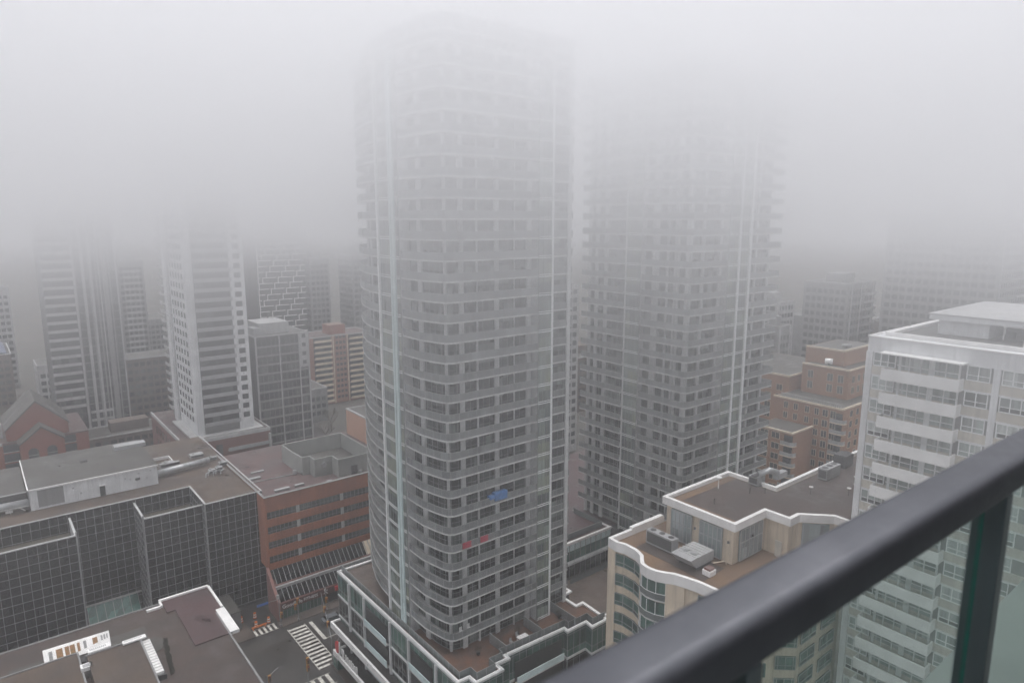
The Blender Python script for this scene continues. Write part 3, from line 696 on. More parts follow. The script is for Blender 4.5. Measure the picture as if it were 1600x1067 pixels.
def sloped(x0, x1, y0, z0, y1, z1, share, name):
    c_ = MB().mat('dkglass').quad((x0, y0, z0), (x1 * share + x0 * (1 - share), y0, z0), (x1 * share + x0 * (1 - share), y1, z1), (x0, y1, z1))
    if share < 1: c_.mat('cream').quad((x1 * share + x0 * (1 - share), y0, z0), (x1, y0, z0), (x1, y1, z1), (x1 * share + x0 * (1 - share), y1, z1))
    o = c_.build(name, None, bb); f = MB().mat('rail_metal')
    for x in rng(x0, x1, 1.05): f.bar((x, y0 - .04, z0 + .04), (x, y1 - .04, z1 + .04), .12)
    f.build('glazing_bars', None, o)
sloped(44.3, 82, 134.5, 6.5, 136.7, 8.8, .55, 'sloping_glazing'); sloped(43.9, 82, 132.0, 3.6, 134.0, 5.5, 1.0, 'sloping_glazing')
b = MB().mat('lightconc').box(43.6, 82, 133.9, 134.6, 5.5, 6.1); b.mat('pinkpier').box(43.7, 82, 134.4, 137, 6.1, 6.4); b.build('gutter_beam', None, bb)
MB().box(43.7, 82, 131.6, 137, 0, 2.0).build('shop_wall', 'darkwall', bb); MB().box(43.7, 82, 134.1, 137, 2.0, 5.4).build('shop_wall', 'darkwall', bb)
b = MB().mat('redfascia').box(43.4, 66, 131.3, 131.9, 2.1, 3.6); b.mat('brick_rd').box(66, 82, 131.35, 131.9, 2.1, 3.6); fas = b.build('shop_fascia', None, bb)
text_mesh('lettering', 'GoodLife', 1.15, 'white', fas, (44.0, 131.28, 2.45), (R(90), 0, 0), .03)
text_mesh('lettering', 'FITNESS', .9, 'white', fas, (48.6, 131.28, 2.55), (R(90), 0, 0), .03)
b = MB().mat('white')   # the figure emblem after the name
b.tube([(53.1, 131.25, 2.5), (53.5, 131.25, 2.95), (53.2, 131.25, 3.3)], .09, 6).tube([(53.9, 131.25, 2.4), (53.5, 131.25, 2.95), (53.95, 131.25, 3.2)], .09, 6).tube([(53.3, 131.25, 3.42), (53.55, 131.25, 3.5)], .14, 8); b.build('emblem', None, fas)
curtain(bb, 'y', 131.42, 44.2, 52.5, .15, 2.1, 'bglass', .8, 2, 'mull', .08, 'shop_window')
curtain(bb, 'y', 131.4, 53.5, 59.0, .15, 2.1, 'dkglass', 2.2, 2, 'mull', .08, 'shop_window')
MB().box(59.4, 63.6, 131.2, 131.4, .15, 3.2).build('hoarding', 'wood', bb); MB().box(60.2, 62.8, 131.1, 131.2, .6, 2.6).build('hoarding_panel', surf('dull_red_panel', (.3, .07, .03)), bb)
b = MB().mat('pinkpier'); b.v += [(43.0, 131.0, 0), (43.6, 131.0, 0), (43.6, 136.8, 0), (43.0, 136.8, 0), (43.0, 131.0, 4.2), (43.6, 131.0, 4.2), (43.6, 136.8, 9.6), (43.0, 136.8, 9.6)]
for f in ((0, 3, 2, 1), (4, 5, 6, 7), (0, 1, 5, 4), (1, 2, 6, 5), (2, 3, 7, 6), (3, 0, 4, 7)): b.f.append(f); b.mi.append(b.cur)
b.build('sloping_pier', None, bb)
b = MB().mat('red').box(55.6, 56.8, 131.0, 131.3, 2.4, 3.4); b.build('small_sign', None, bb)

# ------------------------------------------------------------------ low roof at the bottom left
lr = thing('retail_building', (15, 115, 0), 'low brown gravel roof at the bottom left with white corner coping and rooftop billboards', 'building')
LZ = 12.0
MB().box(-12, 29.0, 60, 131.6, 0, LZ - .3).build('core_wall', 'greyconc', lr)
MB().prism([(-12, 60), (29.0, 60), (29.0, 131.6), (-12, 131.6)], LZ - .3, LZ - .25).build('roof', 'gravel', lr)
b = MB().mat('greyconc').box(28.8, 29.1, 60, 122, LZ - .5, LZ); b.mat('greyconc').box(-12, 21.4, 131.5, 131.8, LZ - .6, LZ - .05); b.build('roof_edge', None, lr)
MB().prism([(23.4, 114.0), (29.5, 114.0), (29.5, 123.0), (30.1, 123.0), (30.1, 132.0), (22.0, 132.0), (22.0, 127.6), (23.4, 127.6)], LZ - .3, LZ - .02).build('raised_roof', 'maroon', lr)
b = MB().mat('white').box(21.6, 30.3, 132.0, 132.5, LZ - .6, LZ + .3).box(30.1, 30.5, 123.0, 132.0, LZ - .6, LZ + .28).box(21.5, 21.9, 130.2, 132.0, LZ - .5, LZ + .2).box(19.2, 21.5, 130.0, 130.5, LZ - .4, LZ + .15).box(29.1, 30.6, 114.0, 122.8, LZ - .5, LZ + .1)
b.build('white_coping', None, lr)
b = MB().mat('roofgrey').box(-1.5, 17.9, 116, 125.6, LZ - .25, LZ - .15).tube([(17.2, 118.8, LZ - .2), (17.2, 118.8, LZ - .12)], 2.6, 24); b.build('membrane_patch', None, lr)
for (x0, x1, y0, y1, z) in ((-6, 7.5, 112, 122.0, LZ + .9), (8.6, 16.0, 100, 119.0, LZ + 1.6)):
    b = MB().mat('rooftar').box(x0, x1, y0, y1, LZ - .25, z); b.mat('greyconc').box(x0 - .2, x1 + .2, y1, y1 + .25, LZ - .25, z + .2).box(x1, x1 + .25, y0, y1, LZ - .25, z + .18); b.build('roof_box', None, lr)
b = MB().mat('hvacdk').box(7.5, 17.4, 119.6, 121.2, LZ - .2, LZ + .6).box(16.6, 17.8, 108, 119.4, LZ - .2, LZ + .6); b.build('dark_gutter', None, lr)
# long white billboard strip lying along the roof edge with food pictures
bl = thing('rooftop_billboard', (7.6, 124.0, LZ), 'long white rooftop billboard with small brown food pictures', 'billboard')
b = MB().mat('white'); b.v += [(3.2, 122.9, LZ + .1), (12.4, 122.6, LZ + .1), (12.5, 124.9, LZ + 1.6), (3.2, 125.2, LZ + 1.6), (3.2, 123.3, LZ), (12.4, 123.0, LZ), (12.5, 125.3, LZ + 1.4), (3.2, 125.6, LZ + 1.4)]
for f in ((0, 1, 2, 3), (7, 6, 5, 4), (0, 4, 5, 1), (1, 5, 6, 2), (2, 6, 7, 3), (3, 7, 4, 0)): b.f.append(f); b.mi.append(b.cur)
b.build('board', None, bl)
pm = surf('food_picture', (.30, .13, .06), .7, .5, 3, 12, col2=(.14, .12, .03)); gm = surf('grey_print', (.3, .3, .3), .7, .4, 3, 12)
for k, (x, w, mm) in enumerate(((3.9, .5, gm), (4.9, .9, pm), (6.1, .6, pm), (6.8, .7, pm), (7.8, .4, pm), (8.7, .4, gm), (10.0, .7, pm), (11.2, .25, gm), (11.6, .25, gm), (12.0, .2, gm))):
    b = MB().mat(mm); y0, z0, y1, z1 = 123.3, LZ + .38, 124.5, LZ + 1.36
    b.quad((x, y0 - .02, z0 + .06), (x + w, y0 - .02, z0 + .06), (x + w, y1 - .02, z1 + .05), (x, y1 - .02, z1 + .05)); b.build('printed_picture', None, bl)
for (nm, x0, y0, x1, y1, lab) in (('slotted_sign_board', 8.8, 119.2, 12.0, 120.4, 'white slotted sign board left of the gap on the low brown roof'), ('slotted_sign_board', 13.6, 118.3, 17.0, 119.3, 'white slotted sign board at the corner of the low roof')):
    o = thing(nm, (x0, y0, LZ), lab, 'sign board', 'white slotted sign boards on the low roof'); MB().box(x0, x1, y0, y1, LZ + 1.75, LZ + 2.0).build('board', 'white', o)
    b = MB().mat('hvac')
    for x in rng(x0 + .3, x1 - .5, .28)[:-1]: b.box(x, x + .15, y0 + .45, y1 - .25, LZ + 2.0, LZ + 2.03)
    b.build('slots', None, o)
o = thing('slotted_sign_board', (17, 114, LZ), 'long stepped white sign board running toward the viewer on the low roof', 'sign board', 'white slotted sign boards on the low roof')
b = MB().mat('white')
for k in range(13): b.box(16.3, 17.5, 118.0 - .82 * k, 118.6 - .82 * k, LZ + .9, LZ + 1.25)
b.mat('hvac').box(16.45, 17.4, 108.0, 118.5, LZ + .7, LZ + .92); b.build('board', None, o)
o = thing('roof_unit', (7.3, 116.6, LZ + 1), 'small white grilled unit on the brown roof box', 'roof unit'); b = MB().mat('white').box(7.4, 9.0, 115.9, 117.2, LZ + 1.0, LZ + 1.6).mat('hvac').box(7.7, 8.8, 116.1, 117.0, LZ + 1.6, LZ + 1.62); b.build('casing', None, o, bevel=.03)
for k in range(9):
    o = MB().mat('foliage'); x, y = 19.6 - .12 * k, 117.6 - 1.15 * k
    for j in range(60):
        a = random.uniform(0, 6.28); r_ = random.uniform(0, .4); zz = random.uniform(0, .8); s_ = .12
        o.quad((x + r_ * math.cos(a) - s_, y + r_ * math.sin(a), LZ + zz), (x + r_ * math.cos(a) + s_, y + r_ * math.sin(a) + s_, LZ + zz), (x + r_ * math.cos(a), y + r_ * math.sin(a) + s_, LZ + zz + .2))
    tag(o.build('potted_shrub'), ORDN[k] + ' dark clipped shrub of the row on the low brown roof, counted from the billboard', 'shrub', 'row of dark shrubs on the low roof')

# ------------------------------------------------------------------ generic facades
def win_grid(parent, axis, c, us, zs, w, h, glass='farglass', frame='whitefr', bars=2, name='window', fr_w=.08, deep=.05):
    """separate windows (pane as the part, frame as its sub-part) on plane axis=c"""
    b = MB()
    if axis == 'y': b.box(us[0], us[0] + w, c - .03, c + .1, zs[0], zs[0] + h)
    else: b.box(c - .03, c + .1, us[0], us[0] + w, zs[0], zs[0] + h)
    o = b.build(name, glass, parent); f = MB(); u0, z0 = us[0], zs[0]
    segs = [(u0, u0 + w, z0 - fr_w, z0), (u0, u0 + w, z0 + h, z0 + h + fr_w), (u0 - fr_w, u0, z0 - fr_w, z0 + h + fr_w), (u0 + w, u0 + w + fr_w, z0 - fr_w, z0 + h + fr_w)]
    for k in range(1, bars): segs.append((u0 + w * k / bars - fr_w / 2, u0 + w * k / bars + fr_w / 2, z0, z0 + h))
    for (a, b2, d, e) in segs:
        if axis == 'y': f.box(a, b2, c - .03 - deep, c, d, e)
        else: f.box(c - .03 - deep, c, a, b2, d, e)
    f.build(name + '_frame', frame, o)
    for i, u in enumerate(us):
        for j, z in enumerate(zs):
            if i or j:
                d = (u - us[0], 0) if axis == 'y' else (0, u - us[0])
                inst(o, parent, d[0], d[1], z - zs[0])
    return o
def band(parent, axis, c, a0, a1, z0, z1, mat, out=.0, name='window_band', mull=None, step=2.0, mw=.12):
    b = MB()
    if axis == 'y': b.box(a0, a1, c - out, c + .2, z0, z1)
    else: b.box(c - out, c + .2, a0, a1, z0, z1)
    o = b.build(name, mat, parent)
    if mull:
        f = MB()
        for a in rng(a0, a1, step):
            if axis == 'y': f.box(a - mw / 2, a + mw / 2, c - out - .06, c - out, z0, z1)
            else: f.box(c - out - .06, c - out, a - mw / 2, a + mw / 2, z0, z1)
        if axis == 'y': f.box(a0, a1, c - out - .07, c - out, z0 - .04, z0 + .06)
        else: f.box(c - out - .07, c - out, a0, a1, z0 - .04, z0 + .06)
        f.build('window_mullions', mull, o)
    return o
def shell(name, x0, x1, y0, y1, z, wall, roof, label, cat='building', z0=0, cop='lightconc', grp=None):
    t = thing(name, ((x0 + x1) / 2, (y0 + y1) / 2, 0), label, cat, grp)
    MB().box(x0, x1, y0, y1, z0, z - .3).build('wall', wall, t); MB().box(x0 + .3, x1 - .3, y0 + .3, y1 - .3, z - .3, z - .25).build('roof', roof, t)
    b = MB().mat(cop); ribbon(b, [(x0 - .05, y1), (x0 - .05, y0 - .05), (x1 + .05, y0 - .05), (x1 + .05, y1 + .05), (x0 - .05, y1 + .05)], z - .3, z + .1, .35); b.build('parapet', None, t)
    return t
def balcony_stack(parent, axis, c, a0, a1, zs, depth=1.4, gm='lightconc', gh=1.1, slab='slab', ends=True):
    first = None
    for z in zs:
        if first is None:
            b = MB()
            if axis == 'y': b.box(a0, a1, c - depth, c, z - .2, z)
            else: b.box(c - depth, c, a0, a1, z - .2, z)
            first = b.build('balcony', slab, parent); g_ = MB()
            if axis == 'y':
                g_.box(a0, a1, c - depth - .02, c - depth + .1, z - .22, z + gh)
                if ends: g_.box(a0 - .02, a0 + .1, c - depth + .1, c - .01, z - .21, z + gh).box(a1 - .1, a1 + .02, c - depth + .1, c - .01, z - .21, z + gh)
            else:
                g_.box(c - depth - .02, c - depth + .1, a0, a1, z - .22, z + gh)
                if ends: g_.box(c - depth + .1, c - .01, a0 - .02, a0 + .1, z - .21, z + gh).box(c - depth + .1, c - .01, a1 - .1, a1 + .02, z - .21, z + gh)
            g_.build('balcony_guard', gm, first); z00 = z
        else: inst(first, parent, 0, 0, z - z00)

# ------------------------------------------------------------------ cream building with terraces, lower right
be = thing('terraced_building', (80, 50, 0), 'cream stone apartment block with curved white parapet and brown gravel terrace below right', 'building')
LO = [(78.6, 61.6), (67.1, 61.7), (66.9, 60.2), (67.3, 59.0), (67.2, 57.0), (66.6, 55.5), (65.9, 54.9), (65.0, 54.0), (64.7, 52.8), (64.9, 51.5), (65.5, 50.4), (66.1, 49.6), (66.5, 48.2), (66.9, 46.4), (67.05, 44.0), (67.0, 40.4), (69.2, 38.2), (71.4, 38.2), (73.2, 36.6), (84.0, 36.6)]
LOz = 37.0
MB().prism(offset(LO, .25) + [(84, 61.3)], 0, LOz).build('core_wall', 'cream', be)
MB().prism(offset(LO, .3) + [(84, 61.2)], LOz, LOz + .05).build('roof_terrace', 'gravel_tan', be)
b = MB().mat('gravel'); b.prism([(69.0, 58.5), (69.0, 52), (68.6, 47), (73.5, 47.3), (73.5, 58.5)], LOz + .055, LOz + .08); b.build('gravel_bed', None, be)
b = MB().mat('white'); lp = LO[:16]; ribbon(b, offset(lp, -.15), LOz - .55, LOz + .85, .5); ribbon(b, offset(LO[15:], -.15), LOz - .55, LOz + .85, .5); b.build('curved_parapet', None, be)
b = MB().mat('white').box(71.5, 78.4, 61.3, 61.95, LOz + .86, LOz + 1.15); b.build('parapet_step', None, be)
FHb = 2.95
def seg(i, j): return LO[i:j + 1]
walk_seg = [(seg(2, 5), 'curved_window'), (seg(13, 15), 'window'), (seg(16, 16) + [(69.0, 38.4)], 'bay_window'), (seg(17, 18), 'bay_window'), ([(71.6, 38.0), (73.0, 36.8)], 'bay_window'), ([(74.2, 36.6), (77.6, 36.6)], 'window'), ([(79.0, 36.6), (82.5, 36.6)], 'window')]
for k in range(12):
    z1 = LOz - .9 - FHb * k
    if z1 < 3: break
    for sg_, nm in walk_seg:
        l2 = offset(sg_, -.03)
        w = ribbon(MB().mat('bglass'), l2, z1 - 1.75, z1, .15).build(nm, None, be)
        f = MB().mat('rail_metal')
        for z in (z1 - 1.75, z1 - 1.2, z1 - .05): ribbon(f, offset(l2, -.05), z, z + .07, .06)
        for (x, y) in walk(l2, 1.5): f.box(x - .1, x - .02, y - .04, y + .04, z1 - 1.75, z1)
        f.build('window_frame', None, w)
    bl_ = offset(seg(6, 10), -.12)   # bowed balcony
    s_ = deck(MB().mat('slab'), bl_, offset(bl_, .6), z1 - 2.4, z1 - 2.2).build('bowed_balcony', None, be)
    g_ = MB().mat('guard2'); ribbon(g_, offset(bl_, .03), z1 - 2.3, z1 - 1.35, .04); g_.mat('whitefr'); ribbon(g_, bl_, z1 - 1.35, z1 - 1.29, .07); g_.build('balcony_guard', None, s_)
    w = ribbon(MB().mat('bglass'), offset(seg(6, 10), .12), z1 - 2.2, z1 + .3, .1).build('balcony_window', None, be)
    f = MB().mat('whitefr')
    for (x, y) in walk(offset(seg(6, 10), .08), 1.0): f.box(x - .05, x + .03, y - .03, y + .03, z1 - 2.2, z1 + .3)
    f.build('window_frame', None, w)
for (i0, i1) in ((0, 1), (5, 6), (10, 12)):
    b = MB().mat('cream'); ribbon(b, offset(LO[i0:i1 + 1], -.08), 0, LOz - .56, .3); b.build('pier', None, be)
MB().box(66.9, 67.7, 60.3, 61.75, 0, LOz - .56).build('corner_pier', 'cream', be)
# penthouse storey on top
HI = [(90.0, 58.4), (74.9, 58.5), (74.8, 46.9), (82.0, 46.9), (82.0, 43.3), (84.2, 43.3), (87.4, 40.0), (87.3, 36.6), (124, 36.6)]
HZ = 42.8
MB().prism(offset(HI, .3) + [(124, 50.0), (90.2, 50.0), (90.2, 58.0)], LOz, HZ - .3).build('penthouse_wall', 'cream', be)
MB().prism(offset(HI, .35) + [(123.8, 49.9), (90.0, 49.9), (90.0, 57.9)], HZ - .3, HZ - .25).build('penthouse_roof', 'gravel', be)
b = MB().mat('white'); lo2 = [(124, 50.4), (90.5, 50.4), (90.5, 58.5)] + HI[1:]
ribbon(b, offset(lo2, -.2), HZ - .85, HZ + .25, .55); b.build('penthouse_parapet', None, be)
b = MB().mat('gravel_tan'); b.box(75.5, 90, 56.6, 57.9, HZ - .245, HZ - .22).box(75.5, 76.6, 47.5, 56.6, HZ - .245, HZ - .22); b.build('gravel_edge', None, be)
def big_win(axis, c, a0, a1):
    z0, z1 = LOz + .35, HZ - 1.05
    w = band(be, axis, c, a0, a1, z0, z1, 'bglass2', .04, 'tall_window'); f = MB().mat('hvac')
    n_ = 5
    for k in range(n_ + 1):
        a = a0 + (a1 - a0) * k / n_
        if axis == 'x': f.box(c - .1, c - .04, a - .05, a + .05, z0, z1)
        else: f.box(a - .05, a + .05, c - .1, c - .04, z0, z1)
    for z in (z0, z0 + 2.5, z1 - .1):
        if axis == 'x': f.box(c - .095, c - .04, a0, a1, z, z + .1)
        else: f.box(a0, a1, c - .095, c - .04, z, z + .1)
    f.build('window_frame', None, w)
big_win('x', 74.75, 53.6, 57.0); big_win('x', 74.75, 48.7, 52.2); big_win('y', 46.85, 76.2, 81.4); big_win('x', 87.25, 37.0, 39.4)
b = MB().mat('bglass2'); ribbon(b, offset([(84.6, 42.9), (87.0, 40.4)], -.03), LOz + .35, HZ - 1.05, .1); b.build('tall_window', None, be)
MB().box(81.85, 82.0, 44.2, 45.1, LOz + .05, LOz + 2.3).build('terrace_door', 'beige', be)
for (x, y) in ((74.6, 52.9), (78.9, 46.7), (74.6, 47.6)): MB().box(x - .1, x + .12, y - .12, y + .12, LOz + 3.1, LOz + 3.4).build('wall_lamp', 'hvacdk', be)
# machines on its roofs: things of their own
def ac_box(name, x, y, z, w, d, h, label, fans='top', mat='hvac'):
    o = thing(name, (x + w / 2, y + d / 2, z), label, 'air conditioner'); MB().box(x, x + w, y, y + d, z + .15, z + h).build('casing', mat, o, bevel=.04)
    MB().box(x - .02, x + .0, y + .15, y + d - .15, z + .4, z + h - .25).build('louvre', 'hvacdk', o)
    b = MB().mat('hvacdk'); n_ = 3
    for k in range(n_):
        if d > w: cx, cy = x + w / 2, y + d * (k + .5) / n_
        else: cx, cy = x + w * (k + .5) / n_, y + d / 2
        b.tube([(cx, cy, z + h + .005), (cx, cy, z + h + .06)], min(w, d) * .32, 14)
    b.build('fans', None, o)
    b = MB().mat('hvacdk').box(x + .2, x + .4, y + .1, y + d - .1, z, z + .15).box(x + w - .4, x + w - .2, y + .1, y + d - .1, z, z + .15); b.build('skids', None, o)
    return o
RZ = LOz + .08
ac_box('condenser_unit', 71.0, 53.8, RZ, 1.3, 4.6, 2.1, 'upright grey condenser with dark louvred side on the cream terrace')
o = thing('air_handler', (71, 50.5, RZ), 'large ribbed pale air handler with slanted hood on the cream terrace', 'air handler')
b = MB().mat('hvac').box(69.9, 73.6, 49.0, 52.2, RZ + .5, RZ + 1.9); b.build('casing', None, o, bevel=.05)
b = MB().mat('lightconc')
for k in range(6): b.box(69.85 + .62 * k, 70.05 + .62 * k, 48.95, 52.25, RZ + 1.9, RZ + 1.97)
b.build('ribs', None, o)
b = MB().mat('hvac'); b.v += [(68.6, 49.0, RZ + 1.85), (69.9, 49.0, RZ + 1.9), (69.9, 49.0, RZ + .5), (68.6, 52.2, RZ + 1.85), (69.9, 52.2, RZ + 1.9), (69.9, 52.2, RZ + .5)]
b.f += [(0, 1, 2), (5, 4, 3), (0, 3, 4, 1), (0, 2, 5, 3)]; b.mi += [0] * 4; b.build('hood', None, o)
b = MB().mat('galv').box(70.2, 71.0, 49.6, 50.3, RZ + 1.98, RZ + 2.05).box(70.2, 71.0, 50.9, 51.6, RZ + 1.98, RZ + 2.05); b.build('hatch', None, o)
b = MB().mat('hvacdk').box(70.1, 73.4, 49.2, 49.4, RZ, RZ + .5).box(70.1, 73.4, 51.8, 52, RZ, RZ + .5); b.build('skids', None, o)
o = thing('roof_vent', (70.6, 47.6, RZ), 'white boxed vent with rusty red lid beside the slanted air handler', 'vent')
MB().box(70.0, 71.3, 47.0, 48.2, RZ, RZ + .7).build('curb', 'white', o); MB().box(70.15, 71.15, 47.15, 48.05, RZ + .7, RZ + 1.0).build('lid', 'brick_rd', o)
o = thing('gas_pipe', (73, 48.6, RZ), 'short pale yellow pipe on the cream terrace by the tall windows', 'pipe')
MB().tube([(72.6, 48.4, RZ + .6), (74.5, 47.8, RZ + .5), (74.6, 47.7, RZ)], .07, 8).build('tube', 'cream', o)
o = MB().mat('galv'); tz = HZ - .25
for (nm, x, y, lab) in (('exhaust_vent', 84.3, 56.0, 'thin white-capped vent pipe at the middle of the penthouse gravel roof'),):
    q = thing(nm, (x, y, tz), lab, 'vent'); MB().tube([(x, y, tz), (x, y, tz + 1.7)], .06, 8).build('pipe', 'white', q); MB().tube([(x, y, tz + 1.7), (x, y, tz + 1.82)], .45, 12).build('cap', 'white', q)
ac_box('exhaust_unit', 89.3, 52.6, tz, 2.0, 1.6, 1.5, 'galvanised cowled exhaust unit at the corner where the penthouse roof steps', mat='galv')
o = thing('duct_cowl', (91, 53.3, tz), 'bright galvanised cowl behind the exhaust unit on the penthouse roof', 'duct'); b = MB().mat('galv').tube([(90.2, 52.8, tz), (90.2, 52.8, tz + 2.0), (91.2, 52.0, tz + 2.4), (92.3, 51.2, tz + 2.0)], .5, 12); b.build('elbow', None, o, smooth=True)
MB().box(92, 94.5, 50.9, 51.8, tz + 1.0, tz + 1.9).build('duct', 'galv', o)
ac_box('condenser_unit', 99.5, 47.2, tz, 4.2, 1.5, 1.9, 'long pale condenser with three round fans on the far penthouse roof')
ac_box('cooling_unit', 107.0, 48.0, tz, 2.6, 2.0, 2.1, 'dark cooling unit near the far end of the penthouse roof', mat='hvacdk')
random.seed(3)
for k, (x, y) in enumerate(((93.0, 46.3), (98.3, 42.4), (100.5, 43.4), (101.4, 42.0), (102.5, 41.6), (99.0, 40.8), (96.8, 42.6), (103.4, 43.0))):
    q = thing('vent_pipe', (x, y, tz), VLAB[k], 'vent', 'vent pipes on the penthouse roof')
    MB().tube([(x, y, tz), (x, y, tz + 1.1 + .3 * (k % 3))], .06, 6).build('pipe', 'hvacdk', q); MB().tube([(x, y, tz + 1.1 + .3 * (k % 3)), (x, y, tz + 1.2 + .3 * (k % 3))], .3, 10).build('cap', 'white', q)
for k, (x, y, l_) in enumerate(((79.0, 53.0, 'near'), (86.3, 52.0, 'middle'), (88.0, 50.6, 'far'))):
    q = MB().tube([(x, y, tz), (x, y, tz + .9)], .07, 6).build('stub_pipe', 'hvacdk'); tag(q, f'{l_} dark stub pipe standing on the brown penthouse gravel', 'pipe')

# ------------------------------------------------------------------ white apartment block at the right edge
wb = thing('apartment_building', (100, 15, 0), 'white concrete apartment block at the right edge with long solid balconies and rooftop plant', 'building')
WX, WY, WZ = 82.0, 35.4, 68.6
MB().box(WX + .15, 128, -20, WY - .15, 0, 66.9).build('core_wall', 'greyconc', wb)
MB().box(WX, 128, -20, WY, 66.85, WZ - .02).build('roof_fascia', 'whitewall', wb)
MB().box(WX + 2.4, 127, -19, WY - 1.2, WZ + .0, WZ + .04).build('roof', 'roofgrey', wb)
b = MB().mat('white').box(WX - .1, 128.1, WY - .1, WY + .1, WZ - .02, WZ + .12).box(WX - .1, WX + .15, -20, WY - .1, WZ - .02, WZ + .1)
b.box(WX + 2.0, WX + 2.4, 20.6, WY - 1.0, WZ, WZ + .42).box(WX + 2.0, WX + 2.4, -20, 19.6, WZ, WZ + .42).box(WX + 2.4, 127, WY - 1.5, WY - 1.0, WZ, WZ + .42); b.build('kerb', None, wb)
MB().box(WX - .12, WX + .16, WY - .65, WY + .08, 0, 66.85).build('corner_pier', 'whitewall', wb)
for y in (22.3, 9.5, -3.0): MB().box(WX - .12, WX + .16, y - .32, y + .32, 0, 66.85).build('pier', 'whitewall', wb)
fl = [66.85 - 2.8 * k for k in range(22)]
def wwin(y0, y1, z1, h=1.55, n=2):
    w = MB().box(WX - .02, WX + .1, y0, y1, z1 - h, z1).build('window', 'wglass', wb); f = MB().mat('whitefr')
    for k in range(n + 1):
        y = y0 + (y1 - y0) * k / n; f.box(WX - .1, WX - .02, y - .05, y + .05, z1 - h, z1)
    f.box(WX - .1, WX - .02, y0, y1, z1 - h - .06, z1 - h + .05).box(WX - .1, WX - .02, y0, y1, z1 - .06, z1 + .02).box(WX - .08, WX - .02, y0, y1, z1 - h + .5, z1 - h + .57)
    f.mat('hvacdk').box(WX - .06, WX - .021, y0 + .15, y1 - .15, z1 - h + .08, z1 - h + .46) if random.random() < .35 else None
    f.build('window_frame', None, w)
random.seed(11)
for k, z in enumerate(fl[:21]):
    MB().box(WX - .03, WX + .16, -20, WY - .66, z - 2.62, z - 1.63).build('spandrel', 'beige', wb); MB().box(WX - .07, WX + .16, -20, WY - .66, z - 2.8, z - 2.62).build('floor_band', 'whitewall', wb)
    if k < 21:
        wwin(32.2, 34.6, z, n=3); wwin(22.9, 25.0, z); wwin(19.0, 21.8, z, n=3); wwin(13, 16, z, n=3)
        w = MB().box(WX - .02, WX + .1, 25.7, 32.0, z - 2.1, z).build('balcony_glazing', 'wglass', wb); f = MB().mat('whitefr')
        for y, d in ((25.7, .1), (27.0, .06), (28.4, .3), (29.5, .06), (30.7, .06), (31.7, .14)): f.box(WX - .09, WX - .02, y - d, y + d, z - 2.1, z)
        f.box(WX - .09, WX - .02, 25.7, 32, z - 1.2, z - 1.1); f.build('window_frame', None, w)
        if k < 21:
            zb = z - 1.5
            s_ = MB().box(WX - 1.35, WX - .04, 25.35, 33.0, zb - 1.3, zb - 1.1).build('balcony', 'slab', wb)
            MB().box(WX - 1.5, WX - 1.35, 25.2, 33.1, zb - 1.32, zb).box(WX - 1.34, WX - .04, 25.2, 25.34, zb - 1.31, zb).box(WX - 1.34, WX - .04, 33.01, 33.1, zb - 1.31, zb).build('balcony_guard', 'wconc', s_)
MB().box(WX - 1.6, WX - .02, 25.0, 33.4, 67.0, 67.15).build('top_canopy', 'wconc', wb)
MB().box(90.0, 96.0, 25.8, 31.0, WZ + .04, 70.4).build('stair_house', 'whitewall', wb)
b = MB().mat('whitewall').box(89.2, 108, 8, 31.8, 70.4, 70.95); b.mat('lightconc').box(89.1, 108.1, 7.9, 31.9, 70.95, 71.1); b.build('flat_canopy', None, wb)
MB().box(98, 107, 10, 30, WZ + .04, 70.4).build('plant_room', 'darkwall', wb)
b = MB().mat('white').bar((90.5, 24.5, 68.7), (90.5, 24.5, 70.3), .12).bar((90.5, 21.9, 68.7), (90.5, 21.9, 70.3), .12).bar((90.5, 24.6, 70.2), (90.5, 21.8, 70.2), .14); b.build('pipe_frame', None, wb)
for y in (22.8, 20.6, 18.9): MB().box(91.2, 93.2, y - .6, y + .7, 68.65, 70.1).build('roof_machine', 'hvacdk', wb)
MB().tube([(86.5, 21.5, 68.65), (86.5, 21.5, 69.4)], .1, 8).build('roof_pipe', 'white', wb); MB().tube([(88.0, 20.5, 68.65), (88.0, 20.5, 69.2)], .15, 8).build('roof_pipe', 'white', wb)
q = thing('antenna', (91.3, 34.6, 68.65), 'thin dark antenna mast on the corner of the white block roof', 'antenna'); MB().tube([(91.3, 34.6, 68.65), (91.3, 34.6, 72.3)], .07, 8, .04).build('mast', 'hvacdk', q)
MB().box(91.1, 91.5, 34.4, 34.8, 68.65, 68.8).build('base', 'hvac', q)

